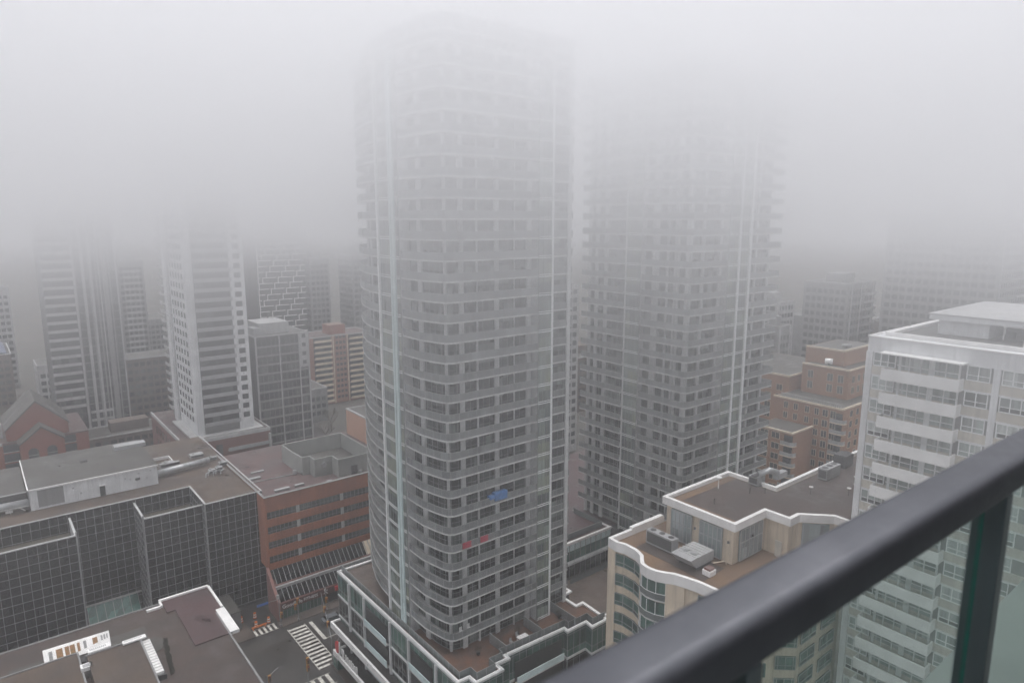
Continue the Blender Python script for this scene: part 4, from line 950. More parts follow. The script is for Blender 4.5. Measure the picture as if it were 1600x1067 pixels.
# ------------------------------------------------------------------ orange brick gabled building behind the office
gb = thing('gabled_building', (14, 262, 0), 'orange brick building with two stepped gables and arched windows at the left', 'building')
MB().box(-25, 25.5, 248.5, 275, 0, 15.6).build('wall', 'brick_or', gb); MB().box(-25, 25.6, 248.4, 275, 15.6, 15.9).build('roof', 'maroof', gb)
def gable(x0, x1, y0, y1, zb, ze, zp, nm):
    xm = (x0 + x1) / 2; b = MB().mat('brick_or')
    b.v += [(x0, y0, zb), (x1, y0, zb), (x1, y0, ze), (xm, y0, zp), (x0, y0, ze), (x0, y1, zb), (x1, y1, zb), (x1, y1, ze), (xm, y1, zp), (x0, y1, ze)]
    b.f += [(0, 1, 2, 3, 4), (9, 8, 7, 6, 5), (0, 4, 9, 5), (1, 6, 7, 2)]; b.mi += [0] * 4
    w = b.build(nm, None, gb); r_ = MB().mat('roofgrey')
    for (a, za, c_, zc) in ((x0 - .4, ze - .35, xm, zp), (xm, zp, x1 + .4, ze - .35)):
        r_.quad((a, y0 - .6, za + .1), (c_, y0 - .6, zc + .1), (c_, y1 + .2, zc + .1), (a, y1 + .2, za + .1)).quad((a, y0 - .6, za - .3), (a, y1 + .2, za - .3), (c_, y1 + .2, zc - .3), (c_, y0 - .6, zc - .3)).quad((a, y0 - .6, za - .3), (c_, y0 - .6, zc - .3), (c_, y0 - .6, zc + .1), (a, y0 - .6, za + .1))
    r_.build('gable_roof', None, w)
gable(4.6, 20.5, 250.0, 270, 15.6, 19.6, 27.4, 'rear_gable'); gable(7.4, 18.6, 244.0, 250, 0, 16.2, 20.6, 'front_gable')
for x in (9.2, 13.9):
    b = MB().mat('farglass'); zc = 13.0; pts = [(x, 243.93, 10.9), (x + 2.6, 243.93, 10.9)] + [(x + 1.3 + 1.3 * math.cos(a), 243.93, zc + 1.3 * math.sin(a)) for a in [i * math.pi / 10 for i in range(11)]]
    b.quad(*pts); w = b.build('arched_window', None, gb); MB().box(x, x + 2.6, 243.85, 243.95, 12.0, 12.15).build('window_bar', 'lightconc', w)
    for z in (7.2, 3.6): MB().box(x, x + 2.6, 243.9, 244, z, z + 2.1).build('window', 'farglass', gb)
for (x0, x1) in ((3.4, 7.3), (18.7, 22.0)):
    for z in (13.2, 10.2, 7.2, 4.2):
        MB().box(x0, x1, 248.3, 248.6, z - .2, z + 2.2).build('loggia', 'darkwall', gb); MB().box(x0, x1, 248.2, 248.3, z - .3, z - .1).build('loggia_edge', 'lightconc', gb)
for (x, y, w, d, h) in ((1.6, 255, 4.5, 3, 4.2), (-3, 251, 6, 2, 1.2)): MB().box(x - w / 2, x + w / 2, y, y + d, 15.9, 15.9 + h).build('roof_machine', 'hvac', gb)
b = MB().mat('lightconc').box(-25, 3.3, 248.2, 248.5, 15.2, 16.1); b.build('coping', None, gb)

# ------------------------------------------------------------------ white slab tower on brick podium, left of centre
sw = thing('slab_tower', (58, 235, 0), 'slim white-framed tower on a dark red brick podium, left of the main tower', 'building')
TX0, TX1, TY0, TY1, TT = 49.9, 66.5, 213.7, 246.0, 128.0
zs3 = [20.5 + 2.9 * k for k in range(36)]
MB().box(TX0 + .3, TX1 - .3, TY0 + .3, TY1, 17, TT).build('core_wall', 'greyconc', sw)
MB().box(TX0 - .05, TX0 + 2.0, TY0 - .05, TY0 + 1.3, 17, TT).build('corner_pier', 'whitewall', sw)
MB().box(TX0 - .02, TX0 + .25, TY0 + 1.3, 233.8, 17, TT).build('side_wall', 'whitewall', sw); MB().box(TX0 - .5, TX0 + .25, 236.2, 240, 17, TT).build('side_pier', 'whitewall', sw)
MB().box(62.2, 63.4, TY0 - .03, TY0 + .4, 17, TT).build('pier', 'whitewall', sw); MB().box(65.6, TX1 + .1, TY0 - .03, TY0 + .4, 17, TT).build('pier', 'whitewall', sw)
MB().box(63.4, 65.6, TY0, TY0 + .35, 17, TT).build('wall', 'whitewall', sw)
for k, z in enumerate(zs3):
    w = band(sw, 'x', TX0 - .03, 216.2, 233.0, z + .7, z + 2.3, 'farglass', .02, 'window_row'); f = MB().mat('whitewall')
    for y in rng(216.2, 233, 3.36): f.box(TX0 - .12, TX0 - .03, y - .5, y + .5, z + .6, z + 2.4)
    f.box(TX0 - .13, TX0 - .03, 216, 233.2, z + .5, z + .66)
    f.build('window_piers', None, w)
    band(sw, 'y', TY0, 51.9, 62.2, z + .15, z + 2.9, 'farglass', -.02, 'balcony_glazing')
    band(sw, 'y', TY0, 63.55, 65.45, z + .7, z + 2.3, 'farglass', .03, 'window')
    s_ = MB().box(51.85, 62.25, TY0 - 1.2, TY0, z - .1, z + .1).build('balcony', 'slab', sw); MB().box(51.8, 62.3, TY0 - 1.3, TY0 - 1.2, z - .12, z + 1.05).build('balcony_guard', 'hvac', s_)
    s_ = MB().box(TX0 - 1.0, TX0 + .2, 240.3, 244.5, z - .1, z + .1).build('side_balcony', 'slab', sw); MB().box(TX0 - 1.1, TX0 - 1.0, 240.3, 244.5, z - .12, z + 1.0).build('balcony_guard', 'lightconc', s_)
pz = 17.2
pdm = MB().box(44.4, 70, 219.5, 252, 0, pz).build('podium', 'brick_rd', sw); MB().box(44.8, 69.6, 219.9, 252, pz + .0, pz + .05).build('podium_roof', 'maroof', pdm)
# podium stands forward of the tower front
MB().box(44.4, 70, 209.5, 219.5, 0, pz - .05).build('podium_front', 'brick_rd', sw); MB().box(44.8, 69.6, 209.9, 219.5, pz - .05, pz).build('podium_roof', 'maroof', pdm)
b = MB().mat('lightconc'); ribbon(b, [(44.3, 252), (44.3, 209.4), (70.1, 209.4), (70.1, 252)], pz - .5, pz + .5, .4); b.build('podium_parapet', None, pdm)
MB().box(47.5, 68.8, 211.5, 236, pz + .05, pz + .5).build('podium_terrace', 'lightconc', pdm)
for z in (13.2, 9.8, 6.4, 3.0):
    w = band(sw, 'y', 209.5, 57.2, 69.5, z, z + 2.6, 'farglass', -.05, 'podium_window'); s_ = MB().box(57.0, 69.9, 208.4, 209.5, z - .4, z - .2).build('podium_balcony', 'slab', sw); MB().box(56.9, 70, 208.3, 208.4, z - .42, z + .7).build('balcony_guard', 'hvac', s_)
for x in (47.6, 50.6, 53.6): band(sw, 'y', 209.5, x, x + 1.9, 3.5, 15.2, 'farglass', .04, 'tall_window')
MB().box(69.4, 69.9, 208.25, 209.4, 0, 16).build('podium_column', 'lightconc', sw)
win_grid(sw, 'x', 44.4, [213 + 4.2 * k for k in range(8)], [3.5, 7.8, 12.1], 2.4, 2.8, 'farglass', 'brick_rd', 2, 'side_window')

# ------------------------------------------------------------------ foggy towers and blocks further away
kt = thing('grid_tower', (32, 292, 0), 'grey tower with pale balcony bars and gridded windows fading into fog at far left', 'building')
MB().box(20.6, 42.8, 281.2, 305, 0, 110).build('wall', 'darkwall', kt)
zz = [1.5 + 3.0 * k for k in range(34)]
for k, z in enumerate(zz):
    w = band(kt, 'y', 281.0, 20.6, 42.8, z + .3, z + 2.7, 'farglass', .0, 'window_row'); f = MB().mat('greyconc')
    for x in rng(30, 42.6, 2.1): f.box(x - .2, x + .2, 280.85, 281.0, z, z + 3)
    f.box(29.8, 42.7, 280.83, 281.0, z + .1, z + .3)
    f.build('window_piers', None, w)
    if k > 4: s_ = MB().box(20.4, 29.0, 279.5, 281, z - .1, z + .1).build('balcony', 'slab', kt); MB().box(20.3, 29.1, 279.4, 279.5, z - .12, z + .95).build('balcony_guard', 'lightconc', s_)
    else: s_ = MB().box(30.4, 37, 279.9, 281, z - .1, z + .1).build('balcony', 'slab', kt); MB().box(30.3, 37.1, 279.8, 279.9, z - .12, z + .8).build('balcony_guard', 'lightconc', s_)
for x, w_, mt in ((29.6, .6, 'lightconc'), (32.4, .9, 'lightconc'), (34.8, .7, 'lightconc'), (37.3, .3, 'lightconc'), (39.0, 1.5, 'greyconc'), (42.7, .4, 'lightconc')): MB().box(x - w_ / 2, x + w_ / 2, 280.5, 281, 0, 110).build('pier', mt, kt)

gg = shell('office_slab', 70.6, 88.6, 221.0, 245, 44.8, 'darkwall', 'roofgrey', 'grey glass mid-rise with thin white vertical fins beside the slim white tower')
for z in [2.5 + 3.0 * k for k in range(14)]:
    band(gg, 'y', 221.0, 71.2, 88.5, z, z + 2.2, 'farglass', .03, 'window_row', 'mull', 1.6, .1); MB().box(70.7, 88.6, 220.9, 221.05, z - .6, z - .1).build('floor_band', 'greyconc', gg)
for x, w_ in ((70.9, .5), (78.6, .35), (85.2, .35), (88.4, .5)): MB().box(x - w_ / 2, x + w_ / 2, 220.7, 221.05, 0, 44.5).build('fin', 'lightconc', gg)
MB().box(85.4, 88.3, 220.8, 221.05, 33.0, 44.4).build('stair_wall', 'lightconc', gg); win_grid(gg, 'y', 220.78, [86.2], [34.0 + 3.0 * k for k in range(4)], 1.3, 1.3, 'farglass', 'lightconc', 1, 'stair_window')
MB().box(74, 84, 226, 238, 44.6, 48.2).build('penthouse', 'lightconc', gg); MB().box(71.5, 73.8, 224, 230, 44.6, 47).build('roof_machine', 'hvac', gg)
rb = shell('brick_apartment_building', 114.0, 145, 285.0, 302, 31.0, 'brick_pk', 'maroof', 'wide pinkish brick apartment slab with cream balcony stripes in the fog')
for k in range(12):
    z = 1.2 + 2.5 * k
    for a0, a1 in ((116.5, 124.6), (133.0, 140.0)):
        s_ = MB().box(a0, a1, 283.8, 285, z - .1, z + .1).build('balcony', 'slab', rb); MB().box(a0, a1, 283.7, 283.8, z - .1, z + 1.0).build('balcony_guard', 'cream', s_)
        band(rb, 'y', 285.0, a0, a1, z + .3, z + 2.2, 'farglass', .03, 'balcony_glazing')
    band(rb, 'y', 285.0, 126.5, 131.8, z + .8, z + 2.1, 'farglass', .03, 'window_row', 'brick_pk', 1.8, .5)
for x in (125.6, 132.4): MB().box(x - .2, x + .2, 284.6, 285.0, 0, 31).build('fin', 'cream', rb)
MB().box(126, 134, 290, 297, 30.8, 35.0).build('penthouse', 'brick_or', rb)
nt_ = shell('pattern_tower', 116.3, 141.0, 352.0, 378, 78, 'darkwall', 'roofgrey', 'glass tower with brick-like pattern of white frames behind the slim white tower')
b = MB().mat('white')
for k in range(22):
    z = 15 + 2.9 * k; off_ = (k % 4) * 2.0
    for x in [116.5 + off_ + 8.0 * j for j in range(-1, 4)]:
        a0, a1 = max(116.3, x), min(141, x + 7.0)
        if a1 - a0 > 1: b.box(a0, a1, 351.5, 352, z - .2, z + .2); b.box(a0, a0 + .35, 351.5, 352, z - 2.7, z - .2)
b.build('white_frames', None, nt_)
for k in range(24): band(nt_, 'y', 352.0, 116.6, 140.8, 13 + 2.9 * k, 15 + 2.9 * k, 'farglass', .05, 'window_row')
ow = shell('blank_wall_building', 77.2, 110, 150, 168.8, 31.4, 'pinkwall', 'roofgrey', 'windowless pale pink wall of the block just left of the main tower')
def tower(name, x0, x1, y0, y1, z, label, wall='greyconc', glass='farglass', fh=3.0, balc='y', cols=None, band_m='lightconc', side=True, roofbox=True, z0=2.0, step=2.4):
    t = shell(name, x0, x1, y0, y1, z, wall, 'roofgrey', label)
    n = int((z - z0 - 1) / fh)
    for k in range(n):
        zz_ = z0 + fh * k
        band(t, 'y', y0, x0 + .6, x1 - .6, zz_ + .7, zz_ + 2.4, glass, .03, 'window_row', wall, step, .6)
        if side: band(t, 'x', x0, y0 + .8, y1 - .8, zz_ + .7, zz_ + 2.4, glass, .03, 'side_window_row', wall, step, .6)
        if balc:
            a0 = x0 + (x1 - x0) * balc[0]; a1 = x0 + (x1 - x0) * balc[1]
            s_ = MB().box(a0, a1, y0 - 1.2, y0 - .1, zz_ - .1, zz_ + .1).build('balcony', 'slab', t); MB().box(a0, a1, y0 - 1.3, y0 - 1.2, zz_ - .12, zz_ + .95).build('balcony_guard', band_m, s_)
    for c_ in (cols or []):
        x = x0 + (x1 - x0) * c_; MB().box(x - .5, x + .5, y0 - .25, y0 - .05, 0, z - .4).build('pier', band_m, t)
    if roofbox: MB().box(x0 + (x1 - x0) * .3, x0 + (x1 - x0) * .7, y0 + (y1 - y0) * .3, y0 + (y1 - y0) * .7, z - .3, z + 3.2).build('penthouse', wall, t)
    return t
tower('brown_slab_building', 46, 66, 305, 320, 27, 'long low brown building between the grid tower and the slim white tower', 'brownfac', balc=None, side=False, roofbox=False)
tower('distant_tower', 60, 72, 392, 405, 62, 'faint narrow tower right behind the grid tower', 'greyconc', balc=(.2, .8), band_m='lightconc')
tower('distant_tower', 6, 16, 410, 425, 50, 'faint balconied block at the far left behind the gables', 'lightconc', balc=(.3, .9), fh=3.2)
tower('distant_tower', 157, 171, 328, 345, 64, 'faint balconied tower just left of the main tower above the brick slab', 'greyconc', balc=(.4, .9))
tower('distant_tower', 143, 154, 350, 365, 62, 'dark faint tower left of the balconied one in the fog', 'greyconc', balc=None)
o = tower('low_building', -14, 12, 362, 398, 25, 'low block with bluish solar roof at the far left', 'brownfac', balc=None, roofbox=False)
MB().box(-12, 10.5, 363, 396, 25.2, 25.7).build('solar_roof', 'pmroof', o)
o = tower('low_building', 19, 25, 335, 352, 23, 'small block with light sloping strip beside the grid tower', 'lightconc', balc=None, roofbox=False)
tower('low_building', 25, 55, 262, 276, 9, 'low brown building between the gables and the brick podium', 'brownfac', balc=None, roofbox=True, side=False)
# right of the second tower
tower('distant_tower', 240, 252, 138, 150, 51, 'pale framed tower just right of the second glass tower', 'lightconc', balc=(.3, .8), cols=(.05, .95))
tower('distant_tower', 262, 284, 122, 140, 58, 'wide grey tower with white piers behind the stepped orange building', 'greyconc', balc=(.55, .95), cols=(.1, .45, .9))
tower('distant_tower', 228, 236, 130, 138, 44, 'small pale framed block in front of the faint right towers', 'greyconc', balc=None, cols=(.08, .92))
tower('dark_tower', 262, 320, 74, 110, 84, 'large dark tower fading into fog above the white apartment roof', 'greyconc', balc=(.3, .98), band_m='lightconc', side=True)
tower('distant_tower', 150, 166, 170, 190, 60, 'faint tower seen in the gap between the two glass towers', 'lightconc', balc=(.2, .8))
for k, (x0, x1, y0, y1, z, lab) in enumerate(((300, 330, 210, 240, 30, 'low grey block in fog right of the second glass tower'), (200, 225, 205, 230, 24, 'low brown block behind the second glass tower'), (60, 90, 430, 460, 26, 'low grey block at the foggy skyline behind the slim tower'), (-60, -30, 300, 330, 18, 'low brown block beyond the left edge of the gables'), (90, 112, 262, 280, 14, 'low dark block in front of the pinkish brick slab'), (150, 180, 240, 262, 20, 'low dark block left of the main tower behind the pink wall'))):
    tower('low_building', x0, x1, y0, y1, z, lab, ('greyconc', 'brownfac')[k % 2], balc=None, side=False)

for (x0, x1, y0, y1, z, lab, mt_) in ((-30, -2, 410, 440, 16, 'low dull block in fog above the solar roof', 'brownfac'), (30, 52, 350, 372, 14, 'low block in fog between the grid tower and brown slab', 'greyconc'), (75, 100, 300, 325, 20, 'low grey block in fog behind the finned mid-rise', 'brownfac'),
        (330, 370, 150, 190, 34, 'distant grey block in fog right of the framed tower', 'greyconc'), (300, 340, 90, 130, 40, 'distant block in fog behind the wide grey tower', 'brownfac'), (240, 262, 170, 200, 40, 'faint grey block peeking out right of the second glass tower', 'greyconc'), (205, 226, 118, 136, 30, 'low grey block just behind the stepped building', 'lightconc')):
    tower('low_building', x0, x1, y0, y1, z, lab, mt_, balc=None, side=False)

# ------------------------------------------------------------------ stepped orange building on the right
ob = thing('stepped_building', (192, 95, 0), 'stepped orange stone apartment building with corner balconies, right of the second glass tower', 'building')
def ob_block(x0, x1, y0, y1, z, nm):
    w = MB().box(x0, x1, y0, y1, 0, z - .4).build(nm, 'brick_far', ob); MB().box(x0 + .3, x1 - .3, y0 + .3, y1 - .3, z - .4, z - .35).build('roof', 'roofgrey', w)
    b = MB().mat('cream'); ribbon(b, [(x0 - .2, y1), (x0 - .2, y0 - .2), (x1, y0 - .2)], z - .5, z, .4); b.build('cornice', None, w)
ob_block(182, 225, 83.7, 104, 31.5, 'main_block'); ob_block(171, 182, 91.5, 103, 25, 'lower_wing'); ob_block(193.5, 222, 88, 102, 40, 'upper_block'); ob_block(198, 218, 92, 103.6, 44.5, 'penthouse'); ob_block(190, 222, 104, 128, 36, 'rear_block')
win_grid(ob, 'x', 182, [85.4 + .0, 87.6 + .0], [1.4 + 3.0 * k for k in range(10)], 1.5, 1.9, 'farglass', 'cream', 2, 'window', .06)
win_grid(ob, 'x', 182, [90.2, 93.0, 96.4, 99.4], [26.0 + 0 if 0 else 1.4 + 3.0 * k for k in range(10)], 1.2, 1.8, 'farglass', 'cream', 2, 'small_window', .06)
win_grid(ob, 'x', 171, [95.2, 98.6], [1.4 + 3.0 * k for k in range(8)], 2.3, 1.7, 'farglass', 'cream', 2, 'window', .06)
win_grid(ob, 'x', 193.5, [89.5, 92.6, 98.5], [32.6, 35.8], 1.6, 2.2, 'farglass', 'cream', 2, 'window', .06)
win_grid(ob, 'y', 88, [195.5 + 3.4 * k for k in range(6)], [32.6, 35.8], 1.5, 2.0, 'farglass', 'cream', 2, 'upper_window', .06)
win_grid(ob, 'x', 190, [105.5 + 3.0 * k for k in range(7)], [13.2], 1.4, 1.6, 'farglass', 'cream', 1, 'low_window', .06)
win_grid(ob, 'y', 83.7, [186.5 + 3.6 * k for k in range(5)], [1.4 + 3.0 * k for k in range(10)], 1.6, 1.8, 'farglass', 'cream', 1, 'window', .06)
win_grid(ob, 'x', 190, [106 + 3.6 * k for k in range(5)], [16 + 3.0 * k for k in range(6)], 1.9, 1.8, 'farglass', 'cream', 2, 'window', .06)
for (cx, cy, n_) in ((182, 83.7, 10), (171, 91.5, 8)):
    for k in range(n_):
        z = .6 + 3.0 * k
        MB().prism([(cx - 1.5, cy + 2.6), (cx - 1.6, cy - .3), (cx - .9, cy - 1.2), (cx + .2, cy - 1.3), (cx + .2, cy + 2.6)], z - .2, z).build('corner_balcony', 'slab', ob)
        b = MB().mat('hvac'); ribbon(b, [(cx - 1.5, cy + 2.6), (cx - 1.6, cy - .3), (cx - .9, cy - 1.2), (cx + .2, cy - 1.3)], z, z + 1.0, .08); b.mat('cream'); ribbon(b, [(cx - 1.56, cy + 2.6), (cx - 1.66, cy - .3), (cx - .93, cy - 1.26), (cx + .2, cy - 1.36)], z - .22, z + .05, .1); b.build('balcony_guard', None, ob)
        MB().box(cx - .06, cx + .3, cy - .06, cy + 2.3, z + .05, z + 2.4).build('corner_window', 'farglass', ob)
b = MB().mat('hvac')
for i in range(30): b.box(182.5 + .01, 182.7, 84.4 + .6 * i, 84.6 + .6 * i, 31.4, 32.4)
b.box(182.45, 182.75, 84, 102, 32.4, 32.5); b.build('terrace_rail', None, ob)
for k, (x, y, z, w_, h, mt, lab) in enumerate(((196, 96.5, 39.9, 2.6, 1.6, 'white', 'white rounded tank on the upper roof of the stepped building'), (203, 95, 44.4, 4.5, .9, 'hvac', 'grey unit on the top roof of the stepped building'))):
    q = thing('roof_tank', (x, y, z), lab, 'tank'); MB().tube([(x, y, z + h * .6), (x + w_ * .4, y - 1.8, z + h * .6)], h * .55, 12).build('vessel', mt, q, smooth=True); MB().box(x - .2, x + w_ * .5, y - 1.4, y - 1.0, z, z + .4).build('cradle', 'hvacdk', q)

# ------------------------------------------------------------------ street furniture at the junction
def barrel(x, y, label, proto=[None]):
    if proto[0]: return copy_thing(proto[0], (x, y, .01), label, 'orange construction barrels')
    t_ = thing('construction_barrel', (x, y, .01), label, 'traffic barrel', 'orange construction barrels')
    b = MB().mat('orange')
    for k in range(5): b.mat('orange' if k % 2 == 0 else 'white').tube([(x, y, .12 + .24 * k), (x, y, .36 + .24 * k)], .36 - .02 * k, 12)
    b.build('drum', None, t_); MB().tube([(x, y, .01), (x, y, .12)], .45, 12).build('base', 'black', t_)
    proto[0] = t_; return t_
for x, y, l in ((39.6, 135.4, 'orange barrel deepest in the dark lane'), (36.9, 135.6, 'orange barrel against the grey shopfront end wall'), (38.7, 131.9, 'orange barrel beside the orange plank at the lane mouth'), (41.3, 132.0, 'orange barrel nearest the pink pier'), (33.4, 134.0 - 1.4, 'orange barrel in front of the shop windows')): barrel(x, y, l)
tag(MB().box(37.6, 40.6, 131.1, 131.3, .4, .75).box(37.8, 38.0, 131.1, 131.3, .01, .4).box(40.2, 40.4, 131.1, 131.3, .01, .4).build('barrier_plank', 'orange'), 'low orange plank barrier across the lane mouth', 'barrier')
def signal(x, y, hgt, arm, heads, label, grp='traffic signals at the junction', red=False):
    t_ = thing('traffic_signal', (x, y, .13), label, 'traffic light', grp)
    MB().tube([(x, y, .13), (x, y, hgt)], .09, 10, .06).build('pole', 'pole', t_); MB().tube([(x, y, .13), (x, y, .5)], .2, 10).build('base', 'pole', t_)
    if arm: MB().tube([(x, y, hgt - .3), (x + arm[0], y + arm[1], hgt + .3)], .06, 8).build('mast_arm', 'pole', t_)
    for (hx, hy, hz_) in heads:
        h_ = MB().box(hx - .24, hx + .24, hy - .2, hy + .2, hz_ - .6, hz_ + .6).build('signal_head', 'amber', t_, bevel=.05)
        b = MB()
        for j, mt in enumerate(('red', 'black', 'black')): b.mat(mt).tube([(hx, hy - .2, hz_ + .38 - .38 * j), (hx, hy - .27, hz_ + .38 - .38 * j)], .14, 10)
        for j in range(3): b.mat('black').box(hx - .16, hx + .16, hy - .42, hy - .2, hz_ + .52 - .38 * j, hz_ + .55 - .38 * j)
        b.build('lenses', None, h_)
    return t_
signal(46.4, 128.9, 4.6, None, [(46.4, 128.7, 4.6), (46.0, 129.1, 3.2)], 'yellow traffic signal on a pole before the gym sign')
signal(42.9, 129.2, 3.2, None, [(43.0, 129.0, 2.6)], 'small yellow signal at the foot of the pink pier')
signal(45.9, 111.0, 5.6, (4.6, 15.4), [(47.2, 115.4, 5.6), (48.6, 120.2, 5.9)], 'long-armed traffic signal reaching over the right street')
signal(40.2, 108.6, 5.0, None, [(40.2, 108.4, 4.8), (40.2, 108.4, 3.4)], 'yellow traffic signal at the bottom of the junction')
signal(33.0, 108.5, 5.0, (2.2, .6), [(33.4, 108.4, 4.4)], 'traffic signal half hidden behind the low roof edge')
signal(52.5, 128.8, 5.4, (-.4, -.4), [(52.5, 128.5, 2.6)], 'yellow signal on a leaning pole under the gym windows')
t_ = thing('street_sign', (43.2, 130.6, .13), 'blue street name sign on a thin arm from the pink pier', 'sign')
MB().tube([(43.4, 130.9, 5.0), (38.9, 131.6, 5.0)], .05, 8).build('arm', 'pole', t_); MB().box(38.9, 41.2, 131.2, 131.26, 4.7, 5.2).build('plate', 'blue', t_); MB().tube([(43.2, 130.7, .13), (43.2, 130.7, 6.2)], .08, 8).build('pole', 'pole', t_)
MB().box(42.8, 43.3, 130.5, 130.9, 5.4, 6.2).build('lamp_head', 'lightconc', t_)
t_ = thing('street_lamp', (52.3, 118.0, .0), 'thin grey street lamp pole leaning over the coned-off street', 'street lamp')
MB().tube([(54, 120.2, .0), (54, 120.2, 6.5), (53.4, 119.6, 7.0), (52.2, 119.0, 7.1)], .08, 8).build('pole', 'pole', t_); MB().box(51.6, 52.4, 118.8, 119.1, 7.0, 7.15).build('lamp_head', 'lightconc', t_)
t_ = thing('bus_shelter', (46.8, 110.5, .13), 'small green-grey glass shelter on the corner by the crossing', 'shelter')
for (x0, x1, y0, y1) in ((45.9, 45.95, 108.6, 110.6), (45.95, 47.2, 110.55, 110.6), (45.95, 47.2, 108.6, 108.65)): MB().box(x0, x1, y0, y1, .15, 2.3).build('glass', 'greenglass', t_)
MB().box(45.8, 47.3, 108.5, 110.7, 2.3, 2.4).build('roof', 'hvac', t_)
def car(x, y, rz, body, label):
    t_ = bpy.data.objects.new('parked_car', None); COL.objects.link(t_); tag(t_, label, 'car'); ORIG[t_.name] = (0, 0, 0)
    b = MB().mat(body); pr = [(-2.2, .35), (2.2, .35), (2.25, .75), (1.3, .95), (.75, 1.42), (-1.2, 1.45), (-1.9, 1.0), (-2.25, .9)]
    n = len(pr); b.v += [(px, -.9 if z < 1.2 else -.72, z) for px, z in pr] + [(px, .9 if z < 1.2 else .72, z) for px, z in pr]
    b.f += [tuple(range(n)), tuple(range(2 * n - 1, n - 1, -1))] + [(i, n + i, n + (i + 1) % n, (i + 1) % n) for i in range(n)]; b.mi += [0] * (n + 2)
    b.build('body', None, t_, bevel=.06)
    MB().box(.85, 1.25, -.68, .68, 1.02, 1.3).box(-1.75, -1.35, -.68, .68, 1.08, 1.32).box(-1.2, .7, -.86, -.8, 1.0, 1.3).box(-1.2, .7, .8, .86, 1.0, 1.3).build('windows', 'dkglass', t_)
    for sx in (-1.4, 1.4):
        for sy in (-.85, .85): MB().tube([(sx, sy - .1, .33), (sx, sy + .1, .33)], .33, 14).build('wheel', 'black', t_)
    t_.location = (x, y, .006); t_.rotation_euler = (0, 0, rz); return t_
mt = surf('white_car_paint', (.55, .55, .56), .25, .05); M['carw'] = mt; M['carg'] = surf('grey_car_paint', (.12, .13, .14), .25, .1)
car(52.0, 124.5, 0, 'carg', 'dark grey car in the coned-off right street'); car(41, 208, 0, 'carw', 'tiny pale car on the street beyond the office roof'); car(39, 232, R(90), 'carw', 'pale car parked beside the red brick podium'); car(104, 210, R(8), 'carw', 'pale car on the street left of the pink wall')

# things on the terraces and balconies of the main tower
t_ = thing('terrace_table', (61.4, 74.2, PZ - .37), 'white table standing on the brown terrace at the foot of the main tower', 'table')
MB().box(60.6, 62.4, 73.6, 74.6, PZ + .40, PZ + .46).build('table_top', 'white', t_)
for x, y in ((60.7, 73.7), (62.3, 73.7), (60.7, 74.5), (62.3, 74.5)): MB().box(x - .04, x + .04, y - .04, y + .04, PZ - .37, PZ + .4).build('leg', 'white', t_)
for x, y, l in ((59.6, 74.6, 'left of'), (61.4, 75.3, 'behind')):
    t_ = thing('terrace_chair', (x, y, PZ - .37), f'small grey chair {l} the white terrace table', 'chair')
    MB().box(x - .22, x + .22, y - .22, y + .22, PZ + .03, PZ + .08).build('seat', 'hvac', t_); MB().box(x - .22, x + .22, y + .18, y + .22, PZ + .08, PZ + .55).build('backrest', 'hvac', t_)
    for a in (-1, 1):
        for c_ in (-1, 1): MB().box(x + a * .19 - .02, x + a * .19 + .02, y + c_ * .19 - .02, y + c_ * .19 + .02, PZ - .37, PZ + .03).build('leg', 'hvac', t_)
zb = 82 - 2.8 * 15
tag(MB().box(58.3, 60.7, 76.8, 77.7, zb + .5, zb + 1.75).box(57.4, 59.2, 76.85, 77.6, zb + .9, zb + 1.45).build('blue_tarp', 'bluetarp', bevel=.1), 'bright blue tarp bundled over a balcony guard of the main tower', 'tarp')
zb = 82 - 2.8 * 17
tag(MB().box(52.4, 53.9, 76.85, 76.92, zb + .3, zb + 1.22).build('red_cloth', 'pinkcloth'), 'crimson cloth hung on the balcony guard nearest the tower corner', 'cloth', 'crimson cloths on one balcony')
tag(MB().box(55.6, 57.0, 76.85, 76.92, zb + .3, zb + 1.25).build('red_cloth', 'pinkcloth'), 'crimson cloth one bay right of the other on the same balcony', 'cloth', 'crimson cloths on one balcony')
zb = 82 - 2.8 * 22
for x, l in ((52.6, 'nearest the corner'), (54.0, 'second from the corner')):
    t_ = thing('balcony_chair', (x, 77.9, zb + .2), f'white balcony chair {l} on the lowest balcony', 'chair'); MB().box(x - .25, x + .25, 77.6, 78.1, zb + .6, zb + .66).build('seat', 'white', t_); MB().box(x - .25, x + .25, 78.06, 78.12, zb + .66, zb + 1.2).build('backrest', 'white', t_)
    for dx in (-.22, .22):
        for dy in (77.65, 78.05): MB().box(x + dx - .02, x + dx + .02, dy - .02, dy + .02, zb + .2, zb + .6).build('leg', 'white', t_)
random.seed(5)
for k in range(5):
    x, y = 54 + 3.9 * k + random.uniform(-.5, .5), 75.4 + random.uniform(-.6, .6)
    lab = ('round shrub in a pot near the tower corner on the brown terrace', 'dark potted shrub second along the brown terrace', 'dark potted shrub by the white terrace table', 'dark potted shrub against the terrace screen', 'dark potted shrub at the right end of the brown terrace')[k]
    t_ = thing('potted_plant', (x, y, PZ - .37), lab, 'plant', 'potted shrubs on the podium terrace'); MB().tube([(x, y, PZ - .37), (x, y, PZ + .1)], .22, 10, .3).build('pot', 'hvacdk', t_)
    b = MB()
    for j in range(160):
        a = random.uniform(0, 6.28); r_ = .55 * random.random() ** .5; z = PZ + .1 + random.random() * 1.0; s_ = .09
        b.quad((x + r_ * math.cos(a) - s_, y + r_ * math.sin(a), z), (x + r_ * math.cos(a) + s_, y + r_ * math.sin(a) + s_, z + .05), (x + r_ * math.cos(a), y + r_ * math.sin(a) - s_, z + .16))
    b.build('foliage', 'foliage', t_)

